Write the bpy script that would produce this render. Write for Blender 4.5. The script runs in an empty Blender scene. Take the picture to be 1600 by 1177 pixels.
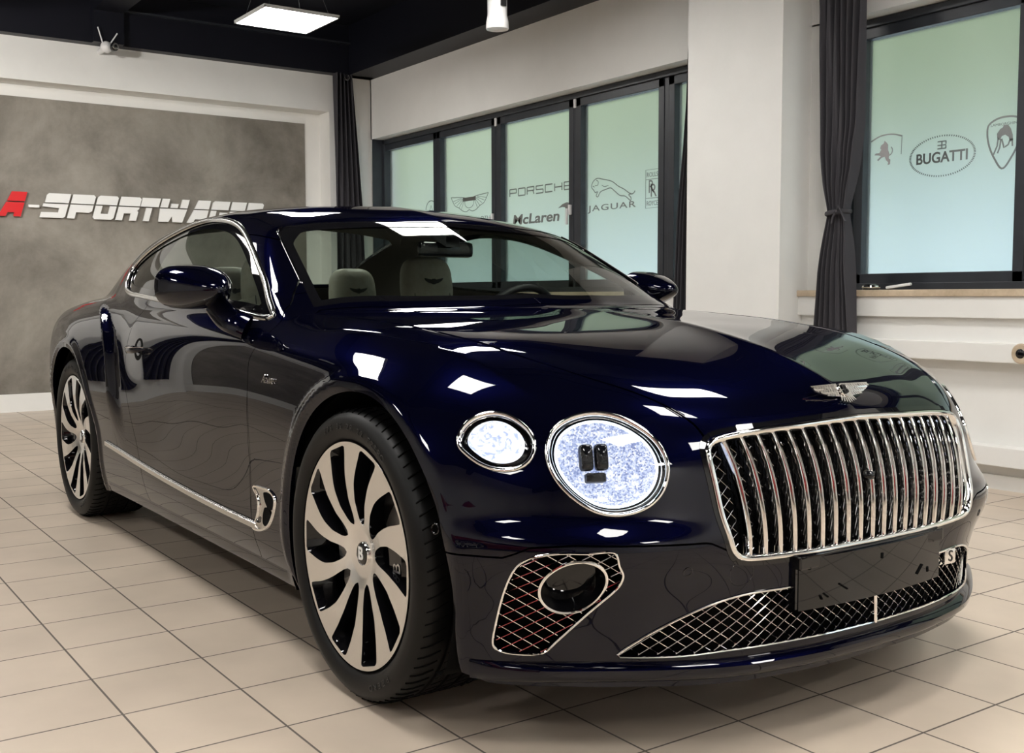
import bpy, bmesh, math, random
import numpy as np
from mathutils import Vector, Matrix

# ------------------------------------------------------------------ camera, world, lights, exposure
S = bpy.context.scene
C = bpy.context.collection
CAM = dict(loc=(2.4465, -2.1678, 1.0265), yaw=2.5302, pitch=0.0743, roll=-0.0023, f=1694.86)


def cam_axes():
    y, p, r = CAM['yaw'], CAM['pitch'], CAM['roll']
    fw = np.array([math.cos(y) * math.cos(p), math.sin(y) * math.cos(p), -math.sin(p)])
    rt = np.cross(fw, [0, 0, 1.0]); rt /= np.linalg.norm(rt); up = np.cross(rt, fw)
    return fw, rt * math.cos(r) + up * math.sin(r), -rt * math.sin(r) + up * math.cos(r)


FW, RT, UP = cam_axes()
cd = bpy.data.cameras.new('camera')
cam = bpy.data.objects.new('camera', cd)
C.objects.link(cam)
cd.sensor_width = 36.0
cd.lens = CAM['f'] * 36.0 / 1600.0
cd.clip_start = 0.05
M = Matrix.Identity(4)
for i in range(3):
    M[i][0], M[i][1], M[i][2], M[i][3] = RT[i], UP[i], -FW[i], CAM['loc'][i]
cam.matrix_world = M
S.camera = cam
S.view_settings.view_transform = 'Standard'
S.view_settings.look = 'None'
S.view_settings.gamma = 1.0
S.view_settings.exposure = 0.35
S.view_settings.use_curve_mapping = False

W = bpy.data.worlds.new('world')
S.world = W
W.use_nodes = True
W.node_tree.nodes['Background'].inputs[0].default_value = (0.84, 0.93, 1.0, 1)
W.node_tree.nodes['Background'].inputs[1].default_value = 2.85

PANEL_POWER = 26.0          # emission of the ceiling panels
PANELS = [(-5.71, 1.39), (-3.0, 1.39), (-0.3, 1.39), (2.4, 1.39),
          (-3.0, -1.5), (-0.3, -1.5), (2.4, -1.5), (-5.71, -1.5),
          (5.1, 1.39), (5.1, -1.5), (3.75, 0.0), (1.2, 0.2),
          (-3.0, -4.4), (-0.3, -4.4), (2.4, -4.4)]
PANEL_Z = 3.20
# ------------------------------------------------------------------ materials
def mat(name, col, rough=0.5, metal=0.0, coat=0.0, coat_rough=0.03, emit=None, emit_s=0.0, spec=0.5):
    m = bpy.data.materials.new(name); m.use_nodes = True
    b = m.node_tree.nodes['Principled BSDF']
    b.inputs['Base Color'].default_value = (*col, 1)
    b.inputs['Roughness'].default_value = rough
    b.inputs['Metallic'].default_value = metal
    b.inputs['Coat Weight'].default_value = coat
    b.inputs['Coat Roughness'].default_value = coat_rough
    b.inputs['Specular IOR Level'].default_value = spec
    if emit:
        b.inputs['Emission Color'].default_value = (*emit, 1)
        b.inputs['Emission Strength'].default_value = emit_s
    return m


def nd(m, t, **kw):
    n = m.node_tree.nodes.new(t)
    for k, v in kw.items():
        setattr(n, k, v)
    return n


def lk(m, a, b):
    m.node_tree.links.new(a, b)


def noise_col(m, c1, c2, scale=2.0, detail=6, rough=0.6, coord='Object', lo=0.3, hi=0.7, bump=0.0, distortion=0.0):
    """base colour mixes c1..c2 with a noise"""
    b = m.node_tree.nodes['Principled BSDF']
    tc = nd(m, 'ShaderNodeTexCoord'); n = nd(m, 'ShaderNodeTexNoise')
    n.inputs['Scale'].default_value = scale; n.inputs['Detail'].default_value = detail
    n.inputs['Roughness'].default_value = rough; n.inputs['Distortion'].default_value = distortion
    r = nd(m, 'ShaderNodeValToRGB')
    r.color_ramp.elements[0].position = lo; r.color_ramp.elements[0].color = (*c1, 1)
    r.color_ramp.elements[1].position = hi; r.color_ramp.elements[1].color = (*c2, 1)
    lk(m, tc.outputs[coord], n.inputs['Vector']); lk(m, n.outputs['Fac'], r.inputs['Fac'])
    lk(m, r.outputs['Color'], b.inputs['Base Color'])
    if bump:
        bp = nd(m, 'ShaderNodeBump'); bp.inputs['Strength'].default_value = bump
        bp.inputs['Distance'].default_value = 0.01
        lk(m, n.outputs['Fac'], bp.inputs['Height']); lk(m, bp.outputs['Normal'], b.inputs['Normal'])
    return m


MT = {}
m = mat('navy_paint', (0.0006, 0.0007, 0.0032), 0.5, 0.0, 1.0, 0.0, spec=0.0); MT['paint'] = m
m.node_tree.nodes['Principled BSDF'].inputs['Coat IOR'].default_value = 1.41
fk = nd(m, 'ShaderNodeBsdfAnisotropic'); fk.inputs['Color'].default_value = (0.0002, 0.0003, 0.0042, 1); fk.inputs['Roughness'].default_value = 0.30   # blue flake under the lacquer
ad = nd(m, 'ShaderNodeAddShader'); lk(m, m.node_tree.nodes['Principled BSDF'].outputs[0], ad.inputs[0]); lk(m, fk.outputs[0], ad.inputs[1])
lk(m, ad.outputs[0], m.node_tree.nodes['Material Output'].inputs['Surface'])
MT['black_gloss'] = mat('black_gloss', (0.004, 0.004, 0.005), 0.3, 0, 1.0, 0.02, spec=0.0)
MT['black_matte'] = mat('black_matte', (0.008, 0.008, 0.009), 0.65)
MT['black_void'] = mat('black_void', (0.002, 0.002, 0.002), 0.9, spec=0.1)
MT['chrome'] = mat('chrome', (0.86, 0.85, 0.83), 0.06, 1.0)
MT['satin_chrome'] = mat('satin_chrome', (0.60, 0.59, 0.57), 0.18, 1.0)
MT['machined'] = mat('machined_alloy', (0.82, 0.81, 0.79), 0.22, 1.0)
MT['red_paint'] = mat('red_paint', (0.22, 0.003, 0.005), 0.4, 0.0, 1.0, 0.0)
MT['rubber'] = mat('tyre_rubber', (0.0035, 0.0035, 0.0035), 0.5, spec=0.25)
MT['rubber_text'] = mat('tyre_lettering', (0.018, 0.018, 0.018), 0.45)
MT['disc'] = mat('brake_disc_steel', (0.35, 0.34, 0.33), 0.35, 1.0)
MT['leather'] = noise_col(mat('cream_leather', (0.55, 0.52, 0.44), 0.45), (0.40, 0.375, 0.31), (0.48, 0.455, 0.385), 30)
MT['dark_leather'] = mat('dark_leather', (0.012, 0.011, 0.014), 0.45)
MT['headliner'] = mat('headliner_fabric', (0.13, 0.12, 0.10), 0.9)
MT['stitch'] = mat('stitching', (0.05, 0.05, 0.05), 0.7)
MT['white_wall'] = noise_col(mat('white_plaster', (0.8, 0.8, 0.78), 0.75), (0.755, 0.75, 0.725), (0.795, 0.79, 0.765), 3)
MT['black_ceiling'] = mat('black_ceiling_paint', (0.0055, 0.006, 0.011), 0.45, spec=0.3)
MT['frame_grey'] = noise_col(mat('anthracite_frame', (0.03, 0.035, 0.045), 0.4), (0.017, 0.020, 0.026), (0.026, 0.030, 0.038), 8)
MT['curtain'] = mat('grey_curtain', (0.040, 0.038, 0.045), 0.8)
MT['white_plastic'] = mat('white_plastic', (0.75, 0.75, 0.75), 0.35)
MT['sign_white'] = mat('sign_white', (0.82, 0.82, 0.80), 0.4)
MT['sign_red'] = mat('sign_red', (0.65, 0.004, 0.008), 0.35)
MT['panel_light'] = mat('panel_light', (1, 1, 1), 0.5, emit=(1.0, 0.975, 0.935), emit_s=PANEL_POWER)
m = mat('oak_sill', (.5, .4, .28), .4); MT['wood_sill'] = m
MT['mesh_dark'] = mat('dark_mesh', (.24, .24, .24), .2, 1.0)
MT['steel'] = mat('brushed_steel', (0.6, 0.6, 0.6), 0.3, 1.0)
MT['foil'] = mat('mirror_foil', (0.30, 0.31, 0.31), 0.30, 0.8)
MT['foil_pale'] = mat('pale_foil', (0.42, 0.40, 0.41), 0.35, 0.5)

noise_col(MT['wood_sill'], (.42, .33, .23), (.60, .49, .36), 14, 5)
# gallery plaster of the sign wall
m = mat('grey_plaster', (0.2, 0.18, 0.16), 0.7); MT['grey_plaster'] = m
noise_col(m, (0.120, 0.108, 0.088), (0.320, 0.295, 0.255), 1.05, 14, 0.68, lo=0.33, hi=0.68, bump=0.15, distortion=0.25)

# beige floor tiles: 0.3012 m pitch, aligned with the walls
m = mat('beige_tiles', (0.6, 0.5, 0.4), 0.35, spec=0.35); MT['tiles'] = m
tc = nd(m, 'ShaderNodeTexCoord'); mp = nd(m, 'ShaderNodeMapping')
mp.inputs['Location'].default_value = (1.7411 / 0.3012, 1.4602 / 0.3012, 0)
mp.inputs['Scale'].default_value = (1 / 0.3012, 1 / 0.3012, 1)
lk(m, tc.outputs['Object'], mp.inputs['Vector'])
br = nd(m, 'ShaderNodeTexBrick'); br.offset = 0.0; br.squash = 1.0
br.inputs['Scale'].default_value = 1.0; br.inputs['Mortar Size'].default_value = 0.011
br.inputs['Mortar Smooth'].default_value = 0.3; br.inputs['Brick Width'].default_value = 1.0
br.inputs['Row Height'].default_value = 1.0; br.inputs['Bias'].default_value = -0.2
br.inputs['Color1'].default_value = (0.570, 0.478, 0.385, 1); br.inputs['Color2'].default_value = (0.520, 0.435, 0.350, 1)
br.inputs['Mortar'].default_value = (0.12, 0.10, 0.085, 1)
lk(m, mp.outputs['Vector'], br.inputs['Vector'])
nz = nd(m, 'ShaderNodeTexNoise'); nz.inputs['Scale'].default_value = 3.0; nz.inputs['Detail'].default_value = 8
lk(m, tc.outputs['Object'], nz.inputs['Vector'])
mx = nd(m, 'ShaderNodeMix', data_type='RGBA', blend_type='MULTIPLY'); mx.inputs[0].default_value = 0.35
lk(m, br.outputs['Color'], mx.inputs[6]); lk(m, nz.outputs['Fac'], mx.inputs[7])
mg = nd(m, 'ShaderNodeMix', data_type='RGBA', blend_type='MULTIPLY'); mg.inputs[0].default_value = 1.0
mg.inputs[7].default_value = (1.2, 1.2, 1.2, 1)
lk(m, mx.outputs[2], mg.inputs[6])
lk(m, mg.outputs[2], m.node_tree.nodes['Principled BSDF'].inputs['Base Color'])
bp = nd(m, 'ShaderNodeBump'); bp.inputs['Strength'].default_value = 0.4; bp.inputs['Distance'].default_value = 0.002
bp.invert = True
lk(m, br.outputs['Fac'], bp.inputs['Height']); lk(m, bp.outputs['Normal'], m.node_tree.nodes['Principled BSDF'].inputs['Normal'])
rr = nd(m, 'ShaderNodeMapRange'); rr.inputs[3].default_value = 0.33; rr.inputs[4].default_value = 0.8
lk(m, br.outputs['Fac'], rr.inputs[0]); lk(m, rr.outputs[0], m.node_tree.nodes['Principled BSDF'].inputs['Roughness'])


def glass_mat(name, tint, refl_rough=0.0, dens=1.0, ior=1.5):
    """thin car glass: tinted see-through plus a Fresnel mirror coat"""
    m = bpy.data.materials.new(name); m.use_nodes = True
    nt = m.node_tree; nt.nodes.clear()
    out = nd(m, 'ShaderNodeOutputMaterial'); tr = nd(m, 'ShaderNodeBsdfTransparent'); gl = nd(m, 'ShaderNodeBsdfGlossy')
    mixs = nd(m, 'ShaderNodeMixShader'); ge = nd(m, 'ShaderNodeNewGeometry'); dt = nd(m, 'ShaderNodeVectorMath', operation='DOT_PRODUCT')
    ab = nd(m, 'ShaderNodeMath', operation='ABSOLUTE'); om = nd(m, 'ShaderNodeMath', operation='SUBTRACT'); pw = nd(m, 'ShaderNodeMath', operation='POWER'); ma = nd(m, 'ShaderNodeMath', operation='MULTIPLY_ADD')
    tr.inputs['Color'].default_value = (*tint, 1)
    gl.inputs['Roughness'].default_value = refl_rough
    f0 = ((ior - 1) / (ior + 1))**2 * 1.6      # two faces of the pane
    om.inputs[0].default_value = 1.0; pw.inputs[1].default_value = 5.0; ma.inputs[1].default_value = 1 - f0; ma.inputs[2].default_value = f0
    lk(m, ge.outputs['Normal'], dt.inputs[0]); lk(m, ge.outputs['Incoming'], dt.inputs[1]); lk(m, dt.outputs['Value'], ab.inputs[0])
    lk(m, ab.outputs[0], om.inputs[1]); lk(m, om.outputs[0], pw.inputs[0]); lk(m, pw.outputs[0], ma.inputs[0]); lk(m, ma.outputs[0], mixs.inputs[0]); lk(m, tr.outputs[0], mixs.inputs[1]); lk(m, gl.outputs[0], mixs.inputs[2])
    lk(m, mixs.outputs[0], out.inputs['Surface'])
    return m


MT['windshield'] = glass_mat('windshield_glass', (0.70, 0.76, 0.71))
MT['side_glass'] = glass_mat('side_glass', (0.72, 0.78, 0.74))
MT['lamp_glass'] = glass_mat('lamp_glass', (0.97, 0.98, 1.0))


# ------------------------------------------------------------------ helpers
def mk(name, V, F, m=None, parent=None, smooth=False, normals=None, angle=None):
    """one mesh object from vertex / face lists (arrays allowed)"""
    me = bpy.data.meshes.new(name)
    V = np.asarray(V, dtype=np.float32)
    if isinstance(F, np.ndarray) and F.ndim == 2:
        k = F.shape[1]; n = len(F)
        me.vertices.add(len(V)); me.vertices.foreach_set('co', V.ravel())
        me.loops.add(n * k); me.loops.foreach_set('vertex_index', F.astype(np.int32).ravel())
        me.polygons.add(n); me.polygons.foreach_set('loop_start', np.arange(0, n * k, k, dtype=np.int32))
        me.update(calc_edges=True)
    else:
        me.from_pydata([tuple(map(float, v)) for v in V], [], [tuple(int(i) for i in f) for f in F])
        me.update()
    if smooth:
        me.polygons.foreach_set('use_smooth', np.ones(len(me.polygons), dtype=bool))
        if angle:
            me.set_sharp_from_angle(angle=math.radians(angle))
    if normals is not None:
        me.normals_split_custom_set_from_vertices(np.asarray(normals, dtype=np.float32))
    o = bpy.data.objects.new(name, me)
    C.objects.link(o)
    if m is not None:
        me.materials.append(MT[m] if isinstance(m, str) else m)
    if parent is not None:
        o.parent = parent
    return o


class MB:
    """collects shapes into one mesh"""
    def __init__(s):
        s.v = []; s.f = []

    def add(s, V, F):
        n = len(s.v); s.v += [tuple(map(float, p)) for p in V]; s.f += [tuple(int(i) + n for i in f) for f in F]
        return s

    def box(s, a, b, bev=0.0):
        x0, y0, z0 = [min(a[i], b[i]) for i in range(3)]; x1, y1, z1 = [max(a[i], b[i]) for i in range(3)]
        if bev <= 0:
            return s.add([(x0, y0, z0), (x1, y0, z0), (x1, y1, z0), (x0, y1, z0), (x0, y0, z1), (x1, y0, z1), (x1, y1, z1), (x0, y1, z1)],
                         [(0, 3, 2, 1), (4, 5, 6, 7), (0, 1, 5, 4), (1, 2, 6, 5), (2, 3, 7, 6), (3, 0, 4, 7)])
        bm = bmesh.new(); bmesh.ops.create_cube(bm, size=1)
        for v in bm.verts:
            v.co = Vector(((x0 + x1) / 2 + v.co.x * (x1 - x0), (y0 + y1) / 2 + v.co.y * (y1 - y0), (z0 + z1) / 2 + v.co.z * (z1 - z0)))
        bmesh.ops.bevel(bm, geom=bm.edges[:], offset=min(bev, (x1 - x0) * .49, (y1 - y0) * .49, (z1 - z0) * .49), segments=2, affect='EDGES', profile=0.6)
        s.bm(bm); return s

    def bm(s, bm):
        bm.verts.index_update()
        s.add([v.co[:] for v in bm.verts], [[v.index for v in f.verts] for f in bm.faces]); bm.free(); return s

    def tube(s, pts, r, n=8, closed=False, caps=True, sx=1.0, sy=1.0, up=None):
        V, F = sweep(pts, circ(r * sx, r * sy, n), closed, up, caps); return s.add(V, F)

    def lathe(s, prof, c=(0, 0, 0), axis='y', n=48, closed=False):
        """prof: (r, h) list turned about an axis through c"""
        V = []; F = []; k = len(prof)
        for i in range(n):
            a = 2 * math.pi * i / n
            for r, h in prof:
                p, q = r * math.cos(a), r * math.sin(a)
                V.append({'y': (c[0] + p, c[1] + h, c[2] + q), 'z': (c[0] + p, c[1] + q, c[2] + h), 'x': (c[0] + h, c[1] + p, c[2] + q)}[axis])
        kk = k if closed else k - 1
        for i in range(n):
            for j in range(kk):
                a, b = i * k + j, i * k + (j + 1) % k; c2, d = ((i + 1) % n) * k + (j + 1) % k, ((i + 1) % n) * k + j
                F.append((a, b, c2, d) if axis != 'y' else (a, d, c2, b))
        return s.add(V, F)

    def prism(s, poly, h0, h1, plane='xz', at=None):
        """poly in a plane extruded between h0 and h1 along the remaining axis"""
        def P(p, h):
            return {'xz': (p[0], h, p[1]), 'xy': (p[0], p[1], h), 'yz': (h, p[0], p[1])}[plane]
        n = len(poly)
        return s.add([P(p, h0) for p in poly] + [P(p, h1) for p in poly],
                     [tuple(range(n)), tuple(range(2 * n - 1, n - 1, -1))] + [(i, (i + 1) % n + 0, (i + 1) % n + n, i + n)[::-1] for i in range(n)])

    def build(s, name, m, parent=None, smooth=False, angle=40):
        o = mk(name, s.v, s.f, m, parent, smooth, angle=angle if smooth else None)
        bm = bmesh.new(); bm.from_mesh(o.data)
        bmesh.ops.recalc_face_normals(bm, faces=bm.faces[:]); bm.to_mesh(o.data); bm.free()
        if smooth:
            o.data.polygons.foreach_set('use_smooth', np.ones(len(o.data.polygons), dtype=bool))
            o.data.set_sharp_from_angle(angle=math.radians(angle))
        return o


def circ(rx, ry, n):
    return [(rx * math.cos(2 * math.pi * i / n), ry * math.sin(2 * math.pi * i / n)) for i in range(n)]


def sweep(pts, prof, closed=False, up=None, caps=True, scales=None):
    """profile (a, b) swept along pts; up: one vector or one per point, b runs along it"""
    P = np.asarray(pts, float); n = len(P); k = len(prof)
    if closed:
        T = np.roll(P, -1, 0) - np.roll(P, 1, 0)
    else:
        T = np.gradient(P, axis=0)
    T /= np.linalg.norm(T, axis=1)[:, None] + 1e-12
    U = np.tile(np.array([0, 0, 1.0]) if up is None else np.asarray(up, float), (n, 1)) if up is None or np.ndim(up) == 1 else np.asarray(up, float)
    if up is None:
        U = U.copy()
        bad = np.abs((U * T).sum(1)) > 0.95
        if bad.any(): U[:] = np.array([1.0, 0.02, 0])
    A = np.cross(T, U); A /= np.linalg.norm(A, axis=1)[:, None] + 1e-12
    B = np.cross(A, T)
    V = []; F = []
    for i in range(n):
        sc = 1.0 if scales is None else scales[i]
        for a, b in prof:
            V.append(P[i] + A[i] * a * sc + B[i] * b * sc)
    m_ = n if closed else n - 1
    for i in range(m_):
        for j in range(k):
            F.append((i * k + j, i * k + (j + 1) % k, ((i + 1) % n) * k + (j + 1) % k, ((i + 1) % n) * k + j))
    if caps and not closed:
        F.append(tuple(range(k - 1, -1, -1))); F.append(tuple((n - 1) * k + j for j in range(k)))
    return V, F


def spline(pts, n=200, closed=False):
    """Catmull-Rom through points, evenly resampled to n"""
    P = np.asarray(pts, float)
    if closed:
        Q = np.vstack([P[-1], P, P[0], P[1]])
    else:
        Q = np.vstack([2 * P[0] - P[1], P, 2 * P[-1] - P[-2]])
    out = []
    for i in range(1, len(Q) - 2):
        p0, p1, p2, p3 = Q[i - 1], Q[i], Q[i + 1], Q[i + 2]
        d01, d12, d23 = [max(np.linalg.norm(b - a), 1e-6) ** 0.5 for a, b in ((p0, p1), (p1, p2), (p2, p3))]
        m1 = (p2 - p1) + d12 * ((p1 - p0) / d01 - (p2 - p0) / (d01 + d12))
        m2 = (p2 - p1) + d12 * ((p3 - p2) / d23 - (p3 - p1) / (d12 + d23))
        for t in np.linspace(0, 1, 12, endpoint=False):
            out.append((2 * t**3 - 3 * t**2 + 1) * p1 + (t**3 - 2 * t**2 + t) * m1 + (-2 * t**3 + 3 * t**2) * p2 + (t**3 - t**2) * m2)
    out.append(P[0] if closed else P[-1])
    out = np.array(out)
    L = np.r_[0, np.cumsum(np.linalg.norm(np.diff(out, axis=0), axis=1))]
    s = np.linspace(0, L[-1], n, endpoint=not closed)
    return np.stack([np.interp(s, L, out[:, k]) for k in range(out.shape[1])], 1)


def empty(name, loc=(0, 0, 0), label=None, cat=None, group=None):
    o = bpy.data.objects.new(name, None); C.objects.link(o); o.location = loc; o.empty_display_size = 0.1
    tag(o, label, cat, group); return o


def tag(o, label=None, cat=None, group=None, kind=None):
    if label: o['label'] = label
    if cat: o['category'] = cat
    if group: o['group'] = group
    if kind: o['kind'] = kind
    return o


def struct(o):
    o['kind'] = 'structure'; return o


def ray(u, v):
    d = FW + RT * (u - 800) / CAM['f'] - UP * (v - 588.5) / CAM['f']
    return d / np.linalg.norm(d)


def hit(u, v, ax, val):
    """point where the photograph's pixel meets the plane ax = val"""
    d = ray(u, v); c = np.array(CAM['loc']); return c + d * ((val - c[ax]) / d[ax])


def put(o, parent):
    o.parent = parent; return o
# ------------------------------------------------------------------ car body surface
def gblur(A, sig, axis):
    k = int(math.ceil(3 * sig)); x = np.arange(-k, k + 1); w = np.exp(-x**2 / (2 * sig**2)); w /= w.sum()
    A = np.moveaxis(A, axis, 0)
    lo = A[0] + (A[0] - A[1]) * np.arange(k, 0, -1)[:, None]; hi = A[-1] + (A[-1] - A[-2]) * np.arange(1, k + 1)[:, None]
    P = np.concatenate([lo, A, hi]); out = sum(w[i] * P[i:i + len(A)] for i in range(2 * k + 1))
    return np.moveaxis(out, 0, axis)


class Tab:
    """smooth two-variable table"""
    def __init__(s, xs, ys, T, sx=0.05, sy=0.03, h=0.01):
        xs = np.array(xs, float); ys = np.array(ys, float); T = np.array(T, float)
        if xs[0] > xs[-1]: xs = xs[::-1]; T = T[::-1]
        if ys[0] > ys[-1]: ys = ys[::-1]; T = T[:, ::-1]
        s.h = h; s.x0 = xs[0]; s.y0 = ys[0]
        gx = np.arange(xs[0], xs[-1] + h / 2, h); gy = np.arange(ys[0], ys[-1] + h / 2, h)
        A = np.stack([np.interp(gx, xs, T[:, j]) for j in range(len(ys))], 1)
        A = np.stack([np.interp(gy, ys, A[i]) for i in range(len(gx))], 0)
        s.A = gblur(gblur(A, sx / h, 0), sy / h, 1)

    def __call__(s, x, y):
        A = s.A; nx, ny = A.shape
        u = np.clip((x - s.x0) / s.h, 1, nx - 2.001); v = np.clip((y - s.y0) / s.h, 1, ny - 2.001)
        i = u.astype(int); j = v.astype(int); a = u - i; b = v - j

        def w(t):
            return (-.5 * t + t * t - .5 * t**3, 1 - 2.5 * t * t + 1.5 * t**3, .5 * t + 2 * t * t - 1.5 * t**3, -.5 * t * t + .5 * t**3)
        wa, wb = w(a), w(b); r = 0
        for p in range(4):
            ii = np.clip(i + p - 1, 0, nx - 1); c = 0
            for q in range(4):
                c = c + wb[q] * A[ii, np.clip(j + q - 1, 0, ny - 1)]
            r = r + wa[p] * c
        return r


HT = Tab([-4.1, -3.9, -3.5, -3.0, -2.5, -2.0, -1.3, -.8, -.5, -.1, .2, .34, .45, .52, .6, .7, .78, .9],
         [0, .15, .35, .55, .65, .74, .80, .84, .90, .97],
         [[.93, .93, .925, .91, .89, .86, .83, .80, .76, .70],
          [.985, .985, .98, .965, .945, .92, .89, .87, .83, .78],
          [1.03, 1.03, 1.02, 1.01, 1.0, .992, .982, .972, .938, .88],
          [1.06, 1.06, 1.05, 1.04, 1.035, 1.028, 1.021, 1.012, .982, .93],
          [1.07, 1.07, 1.065, 1.055, 1.05, 1.043, 1.035, 1.025, .99, .94],
          [1.05, 1.05, 1.045, 1.04, 1.035, 1.025, 1.014, 1.002, .968, .93],
          [1.01, 1.01, 1.01, 1.005, 1.00, .995, .985, .975, .950, .92],
          [.995, .995, .995, .990, .988, .985, .975, .960, .932, .895],
          [.985, .985, .983, .980, .978, .972, .960, .947, .915, .875],
          [.970, .965, .958, .953, .951, .948, .938, .927, .892, .845],
          [.945, .939, .930, .922, .918, .912, .902, .886, .842, .785],
          [.921, .915, .905, .897, .888, .874, .860, .838, .785, .71],
          [.898, .891, .881, .872, .860, .832, .807, .775, .705, .62],
          [.880, .873, .863, .853, .838, .797, .765, .72, .64, .56],
          [.856, .849, .839, .828, .802, .750, .705, .66, .58, .50],
          [.822, .815, .808, .780, .730, .665, .61, .56, .50, .43],
          [.788, .781, .765, .71, .65, .58, .53, .49, .44, .38],
          [.70, .69, .67, .58, .52, .46, .43, .40, .36, .32]], 0.055, 0.024)
WT = Tab([-4.1, -3.9, -3.6, -3.2, -2.85, -2.45, -2.1, -1.8, -1.3, -.8, -.5, -.2, 0, .3, .45, .6, .75, .95],
         [.05, .14, .20, .26, .33, .42, .52, .62, .72, .82, .90, .96, 1.05],
         [[.72, .74, .76, .78, .80, .82, .84, .85, .85, .83, .80, .76, .70],
          [.82, .84, .86, .87, .88, .89, .90, .905, .905, .89, .86, .82, .76],
          [.88, .90, .915, .925, .935, .94, .945, .95, .95, .94, .92, .89, .84],
          [.89, .905, .92, .93, .94, .948, .954, .957, .957, .952, .94, .92, .88],
          [.90, .92, .94, .955, .965, .972, .978, .982, .982, .972, .953, .93, .89],
          [.88, .90, .925, .943, .953, .958, .962, .966, .966, .955, .935, .91, .87],
          [.86, .885, .915, .938, .950, .950, .950, .952, .952, .943, .925, .90, .86],
          [.85, .88, .912, .938, .951, .946, .944, .946, .948, .943, .928, .905, .865],
          [.85, .88, .910, .938, .952, .944, .940, .943, .949, .947, .934, .912, .872],
          [.85, .88, .910, .938, .952, .945, .941, .944, .950, .950, .939, .918, .88],
          [.86, .89, .915, .94, .952, .950, .950, .952, .956, .954, .941, .918, .88],
          [.88, .90, .92, .94, .952, .958, .961, .963, .964, .959, .943, .918, .88],
          [.88, .90, .92, .94, .952, .960, .964, .966, .966, .960, .943, .917, .88],
          [.87, .90, .925, .947, .958, .966, .971, .973, .972, .963, .943, .915, .87],
          [.86, .89, .922, .940, .948, .958, .963, .965, .963, .952, .93, .90, .85],
          [.80, .84, .880, .892, .897, .905, .912, .913, .910, .90, .88, .85, .80],
          [.74, .78, .82, .83, .835, .842, .85, .85, .846, .835, .81, .78, .74],
          [.62, .66, .70, .71, .71, .72, .73, .73, .72, .71, .69, .66, .62]], 0.085, 0.036)
FT = Tab([0, .2, .4, .5, .6, .7, .8, .9, 1.0],
         [.05, .12, .19, .235, .30, .38, .45, .50, .54, .60, .66, .72, .80, .95],
         [[.80, .83, .858, .864, .862, .86, .857, .855, .853, .846, .832, .812, .77, .66],
          [.79, .825, .853, .858, .855, .853, .851, .850, .848, .841, .827, .807, .765, .65],
          [.755, .79, .820, .823, .820, .824, .832, .833, .828, .818, .805, .785, .74, .60],
          [.715, .75, .780, .779, .778, .790, .812, .815, .798, .784, .770, .745, .70, .55],
          [.65, .69, .722, .720, .722, .745, .778, .780, .747, .732, .720, .690, .63, .47],
          [.575, .62, .655, .655, .665, .69, .722, .724, .684, .668, .648, .610, .54, .38],
          [.49, .54, .585, .590, .595, .615, .640, .642, .603, .586, .558, .510, .44, .28],
          [.40, .45, .50, .505, .510, .520, .545, .548, .503, .482, .45, .40, .33, .16],
          [.30, .34, .38, .385, .385, .385, .39, .385, .36, .335, .30, .25, .18, .02]], 0.045, 0.016)
TT = Tab([-.3, -.47, -.6, -.8, -1.0, -1.15, -1.3, -1.5, -1.75, -2.1, -2.5, -2.8, -3.1, -3.35, -3.6],
         [0, .3, .5, .62, .70, .80],
         [[.895, .87, .82, .77, .72, .65],
          [.995, .972, .932, .895, .862, .81],
          [1.065, 1.048, 1.025, 1.003, .975, .935],
          [1.168, 1.153, 1.132, 1.112, 1.085, 1.04],
          [1.265, 1.250, 1.230, 1.207, 1.178, 1.13],
          [1.328, 1.315, 1.297, 1.276, 1.247, 1.20],
          [1.364, 1.350, 1.326, 1.302, 1.274, 1.23],
          [1.394, 1.382, 1.361, 1.340, 1.314, 1.27],
          [1.408, 1.397, 1.378, 1.358, 1.335, 1.29],
          [1.402, 1.392, 1.374, 1.356, 1.332, 1.29],
          [1.352, 1.342, 1.325, 1.308, 1.282, 1.24],
          [1.262, 1.250, 1.232, 1.210, 1.18, 1.13],
          [1.135, 1.122, 1.10, 1.075, 1.045, 1.00],
          [1.03, 1.018, 1.0, .978, .95, .91],
          [.93, .92, .905, .89, .87, .84]], 0.045, 0.04)
ST = Tab([-.2, -.8, -1.5, -2.0, -2.3, -2.6, -2.9, -3.2, -3.6],
         [.85, .95, 1.0, 1.06, 1.12, 1.2, 1.28, 1.36, 1.5],
         [[.83, .815, .80, .775, .745, .70, .65, .60, .50],
          [.865, .850, .832, .802, .768, .718, .668, .62, .53],
          [.89, .872, .850, .815, .778, .726, .676, .628, .54],
          [.89, .875, .857, .824, .790, .740, .690, .64, .55],
          [.89, .872, .854, .824, .795, .745, .690, .63, .54],
          [.87, .852, .832, .805, .778, .730, .675, .61, .52],
          [.82, .80, .78, .755, .725, .68, .625, .56, .47],
          [.78, .76, .74, .705, .665, .61, .56, .51, .42],
          [.70, .68, .66, .63, .60, .55, .50, .45, .36]], 0.06, 0.03)


def smx(a, b, k):
    return 0.5 * (a + b + np.sqrt((a - b)**2 + k * k))


def smn(a, b, k):
    return 0.5 * (a + b - np.sqrt((a - b)**2 + k * k))


def sst(t):
    t = np.clip(t, 0, 1); return t * t * (3 - 2 * t)


AR = [(0.030, 0.372, 0.418), (-2.846, 0.372, 0.424)]      # wheel arches: x, z, radius
HAUNCH = np.array([(.30, -1.96), (.45, -2.01), (.55, -2.04), (.68, -2.10), (.80, -2.18), (.88, -2.27), (.95, -2.42), (1.0, -2.60), (1.1, -2.8)])


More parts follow.
